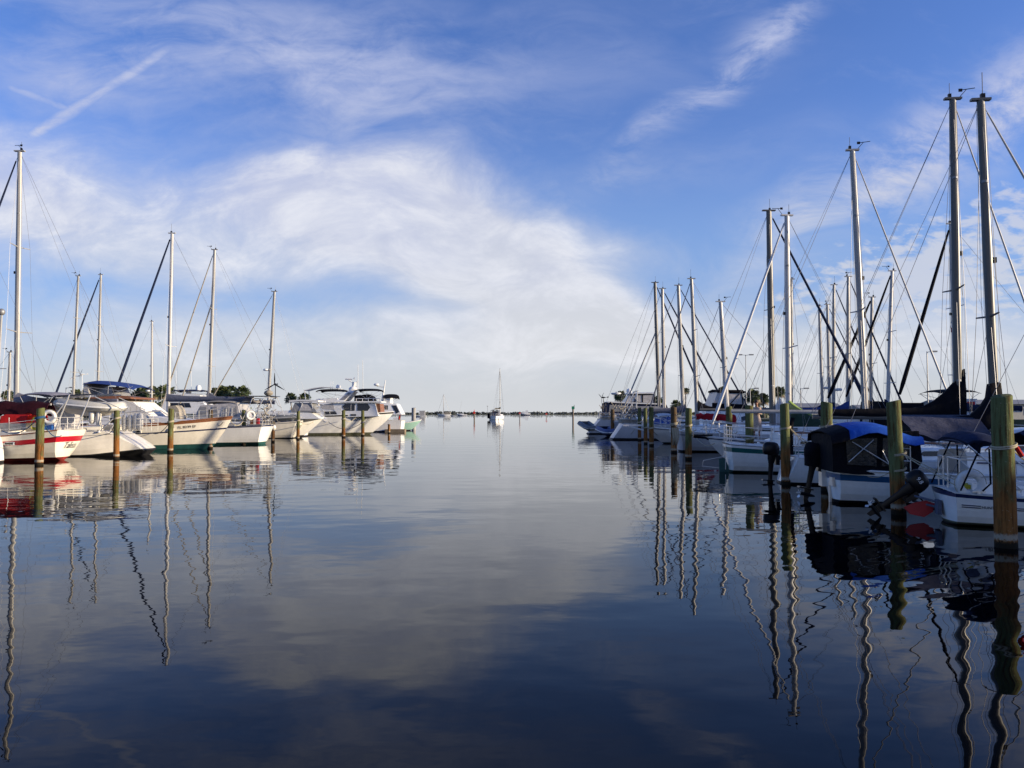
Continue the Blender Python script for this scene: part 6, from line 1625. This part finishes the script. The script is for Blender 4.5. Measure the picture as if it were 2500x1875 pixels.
# ------------------------------------------------------------------ shore
def palm_proto(seed, h, cr):
    rg = random.Random(seed); tr = MB(); bend = rg.uniform(-.4, .4)
    pts = [(bend * (t ** 2), 0, -.3 + (h + .3) * t) for t in (0, .25, .5, .75, 1)]
    tr.tube(pts, [.24, .19, .17, .18, .2], 10)
    top = Vector((bend, 0, h)); mb = MB(); dead = MB()
    for k in range(76):
        az = rg.uniform(0, 2 * pi); el = math.asin(rg.uniform(-.55, 1.0)); dmb = dead if el < -.28 and rg.random() < .75 else mb
        d = Vector((cos(az) * cos(el), sin(az) * cos(el), sin(el))); up = Vector((0, 0, 1)); s_ = d.cross(up)
        if s_.length < .1: s_ = Vector((1, 0, 0))
        s_.normalize(); n = s_.cross(d)
        pet = cr * rg.uniform(.30, .6); c = top + d * pet - Vector((0, 0, .12 * pet * pet))
        dmb.tube([top, (top + c) / 2 + Vector((0, 0, .04)), c], .018, 3)
        fl = cr * rg.uniform(.40, .55)
        for j in range(13):
            a = (j - 6) / 6 * 1.5 + rg.uniform(-.08, .08); q = (d * cos(a) + s_ * sin(a)); w = n.cross(q).normalized() * .075 * cr / 1.6
            tip = c + q * fl * (1 - .25 * abs(a) / 1.35) - Vector((0, 0, fl * (.22 + .25 * rg.random()) + (.5 * fl if dmb is dead else 0)))
            mid = c + q * fl * .55 - Vector((0, 0, fl * .06))
            dmb.add([c, mid - w, tip, mid + w], [(0, 1, 2, 3)])
    o = empty('palm_tree', (0, 0, -50), 0, 'palm', 'palm tree')
    tr.build('trunk', BARK, o); cw = mb.build('crown', PALMLEAF, o, 0)
    if dead.v: dead.build('dead_fronds', DEADLEAF, cw, 0)
    return o
def shore_trees():
    protos = [palm_proto(1, 5.2, 1.9), palm_proto(2, 5.2, 1.9), palm_proto(3, 6.4, 1.75)]
    used = [False] * 3
    P = [(24, 966, 34, 'lone palm at the left edge between two masts', 168), (183, 964, 34, 'small palm left of the white turbine pole', 170), (212, 963, 40, 'palm just right of the white turbine pole', 166), (252, 956, 48, 'palm seen under the blue bimini', 160),
         (290, 970, 34, 'low palm seen through the bimini frame', 172), (322, 972, 30, 'palm at the right edge of the blue bimini', 165), (346, 962, 42, 'palm left of the short radar mast', 164), (376, 960, 42, 'palm right of the short radar mast', 168), (402, 957, 46, 'tall palm left of the pale mast with the blue furled sail', 160),
         (524, 963, 38, 'palm just right of the cutter mast, leftmost of its clump', 166), (548, 959, 42, 'palm second from left in the clump of four', 162), (562, 958, 40, 'palm third from left in the clump of four', 168), (588, 958, 40, 'palm at the right end of the clump of four', 160),
         (712, 971, 30, 'lone palm left of the hardtop cruiser', 168), (746, 972, 32, 'palm behind the hardtop of the white cruiser', 166),
         (1513, 968, 34, 'palm behind the tall canvas enclosure at the far right row', 168), (1604, 978, 28, 'small palm between the two leftmost right-row masts', 176), (1653, 988, 28, 'low bushy palm left of a tall thin one', 165), (1674, 954, 22, 'thin tall palm with a small crown between masts', 168),
         (1762, 956, 30, 'palm poking above the black-topped flybridge', 170), (1838, 968, 44, 'broad palm behind the person on deck', 160), (1866, 975, 36, 'palm half hidden behind the dark mast', 166), (1898, 957, 40, 'tall palm with brown hanging fronds right of the dark mast', 160)]
    for i, (px, py, dia, lab, D) in enumerate(P):
        k = 2 if dia < 24 or 'tall palm with' in lab else i % 2
        p = at(px, py, D); cr = dia / FPX * D / 2 / 1.55; sc = cr
        h0 = 6.4 if k == 2 else 5.2
        sz = max(.5, (p.z - 1.2) / h0)
        s_ = (sc if sc > 0 else 1)
        s_ = s_ * 1.0
        o = protos[k] if not used[k] else copy_tree(protos[k], (0, 0, 0))
        used[k] = True
        o.location = (p.x, D, 1.2); o.rotation_euler = (0, 0, i * 1.3)
        o['label'] = lab; o['group'] = 'palms on the shore'
        o.scale = (s_, s_, s_)
        # keep crown round, set trunk length by sinking or raising the whole tree
        o.location.z = p.z - h0 * s_
        if o.location.z > 1.25:      # extend the trunk to the ground
            e = (o.location.z - 1.0) / s_
            MB().tube([(0, 0, -e - .3), (0, 0, .05)], [.26, .24], 10).build('trunk_base', BARK, o)
    # round bushes on the bank
    rg = random.Random(12)
    def bush(px, D, w, h, lab):
        p = at(px, 1009, D); o = empty('bush', (p.x, D, 1.2), 0, lab, 'bush', 'bushes on the shore'); mb = MB()
        for k in range(420):
            d = Vector((rg.gauss(0, 1), rg.gauss(0, 1), abs(rg.gauss(0, 1)))).normalized(); q = Vector((d.x * w, d.y * w, d.z * h)) * rg.uniform(.55, 1.05); q *= 1 + .22 * sin(q.x * 2.3 + k % 3)
            a = Vector((rg.gauss(0, 1), rg.gauss(0, 1), rg.gauss(0, 1))).normalized() * .34; b_ = d.cross(a).normalized() * .26
            mb.add([q - a, q - b_, q + a, q + b_], [(0, 1, 2, 3)])
        mb.build('crown', BUSH, o, 0); tr = MB()
        for k in range(4): a = rg.uniform(0, 6.3); tr.tube([(0, 0, -.2), (w * .4 * cos(a), w * .4 * sin(a), h * .6)], [.1, .03], 5)
        tr.build('stem', BARK, o)
    for px, D, w, h, lab in ((232, 172, 3.0, 3.0, 'dark rounded bush behind the dinghy davits'), (275, 174, 2.4, 2.4, 'bush seen under the bimini frame'), (332, 172, 3, 3.2, 'bush right of the blue bimini'), (360, 174, 3, 3.6, 'bush left of the cover-fronted boat mast'), (392, 172, 3, 4.2, 'tall bush by the pale mast'),
                             (512, 172, 2.4, 2.6, 'bush at the foot of the palm clump, left end'), (572, 174, 3.4, 3.0, 'bush at the foot of the palm clump, right end'), (1850, 172, 3.2, 2.6, 'bush at the foot of the broad palms on the right')): bush(px, D, w, h, lab)
shore_trees()
def shore_things():
    def pole(px, top, D, label, heads=2, r=.09):
        p = at(px, 1009, D); h = at(px, top, D).z; o = empty('light_pole', (p.x, D, 1.0), 0, label, 'light pole', 'light poles on the shore')
        MB().tube([(0, 0, 0), (0, 0, h - 1.0)], [r, r * .7], 8).build('pole', GALV, o)
        for k in range(heads):
            sd = 1 if k == 0 else -1; MB().tube([(0, 0, h - 1.1), (sd * .8, 0, h - 1.0)], .04, 5).build('arm', GALV, o); MB().box((sd * 1.0, 0, h - 1.0), (.7, .4, .2)).build('lamp_head', ROOFG, o)
    pole(1822, 866, 140, 'tall thin pole with a small head left of the dark mast'); pole(1955, 948, 130, 'short light pole with one arm over the green boom cover', 1); pole(2266, 858, 110, 'pole with a flat lamp head right of the slanting black furled sail', 1, .1); pole(160, 946, 135, 'short pole with a square lamp behind the dinghy on the left', 1); pole(1832, 948, 128, 'pole with a boxy lamp in front of the broad palm', 1)
    def shed(x, y, w, d, h, label, rz=0, roof=.8):
        o = empty('building', (x, y, 1.2), rz, label, 'building')
        MB().box((0, 0, h / 2), (w, d, h)).build('wall', WALLG, o)
        MB().add([(-w / 2 - .4, -d / 2 - .4, h + .003), (w / 2 + .4, -d / 2 - .4, h + .003), (w / 2 + .4, d / 2 + .4, h + .003), (-w / 2 - .4, d / 2 + .4, h + .003), (-w / 2 - .4, 0, h + roof), (w / 2 + .4, 0, h + roof)], [(3, 2, 1, 0), (0, 1, 5, 4), (2, 3, 4, 5), (1, 2, 5), (3, 0, 4)]).build('roof', ROOFG, o, 0)
        n = max(2, int(w / 3.5))
        for i in range(n):
            x_ = -w / 2 + w * (i + .5) / n; f = MB().box((x_, -d / 2 - .02, h * .55), (1.3, .08, 1.2)).build('window', TRIM, o); MB().box((x_, -d / 2 - .07, h * .55), (1.1, .04, 1.0)).build('pane', GLASS, f)
        MB().box((-w / 2 - .03, 0, 1.05), (.06, 1.1, 2.1)).build('door', TRIM, o)
    shed(XD(1978, 150), 150, 9, 6, 2.2, 'low grey-roofed building behind the green boom cover'); shed(XD(2390, 128) + 4, 135, 16, 8, 2.6, 'grey-roofed building behind the red-panelled box'); shed(XD(2170, 160), 160, 14, 7, 2.0, 'long low building behind the black canvases')
    # tall shed added out of view to shade the low right side
    o = empty('shade_shed', (72, 28, 1.2), 0, 'tall long unseen shed added beyond the right edge to shade the right row', 'building')
    MB().box((0, 0, 5.9), (18, 108, 11.8)).build('wall', WALLG, o)
    MB().add([(-9.6, -54.6, 11.803), (9.6, -54.6, 11.803), (9.6, 54.6, 11.803), (-9.6, 54.6, 11.803), (0, -54.6, 13.4), (0, 54.6, 13.4)], [(3, 2, 1, 0), (0, 4, 5, 3), (1, 2, 5, 4), (0, 1, 4), (2, 3, 5)]).build('roof', ROOFG, o, 0)
    for i in range(9): MB().box((-9.05, -48 + i * 12, 4.2), (.15, 7, 8.2)).build('rolling_door', TRIM, o)
    def dock(pts, w, z, label):
        (x0, y0), (x1, y1) = pts; L = math.hypot(x1 - x0, y1 - y0); a = atan2(y1 - y0, x1 - x0); mb = MB()
        n = int(L / .30)
        for i in range(n): mb.box((L * (i + .5) / n, 0, z), (.28, w, .05))
        mb.box((L / 2, w * .42, z - .13), (L, .08, .2)).box((L / 2, -w * .42, z - .13), (L, .08, .2))
        o = empty('dock_walkway', (x0, y0, 0), a, label, 'dock', 'docks between the slips'); mb.build('planking', DOCKWOOD, o, 0)
        for i in range(int(L / 6) + 1):
            for sd in (1, -1): MB().tube([(min(L - .2, i * 6 + .3), sd * w * .40, -1.2), (min(L - .2, i * 6 + .3), sd * w * .40, z - .05)], .12, 8).build('post', PILE2, o)
    dock([(-36.5, 20), (-36.5, 138)], 1.6, .75, 'long plank walkway along the bows of the left row')
    dock([(22.4, 12), (22.4, 138)], 1.6, .75, 'long plank walkway along the bows of the right row')
    for y, lab in ((41.6, 'low finger pier between the red-striped and the cream yacht'), (47.2, 'low finger pier between the scooped yacht and the cover-fronted boat'), (67, 'low finger pier left of the white far yacht')): dock([(-35.6, y), (-25.5, y)], .9, .55, lab)
    for y, lab in ((23.8, 'low finger pier between the blue-topped boat and its neighbour'), (34.3, 'low finger pier behind the green-striped sailboat'), (52.2, 'low finger pier by the red sail cover'), (65, 'low finger pier by the sloping-stern yacht')): dock([(12.5, y), (21.5, y)], .9, .55, lab)
shore_things()
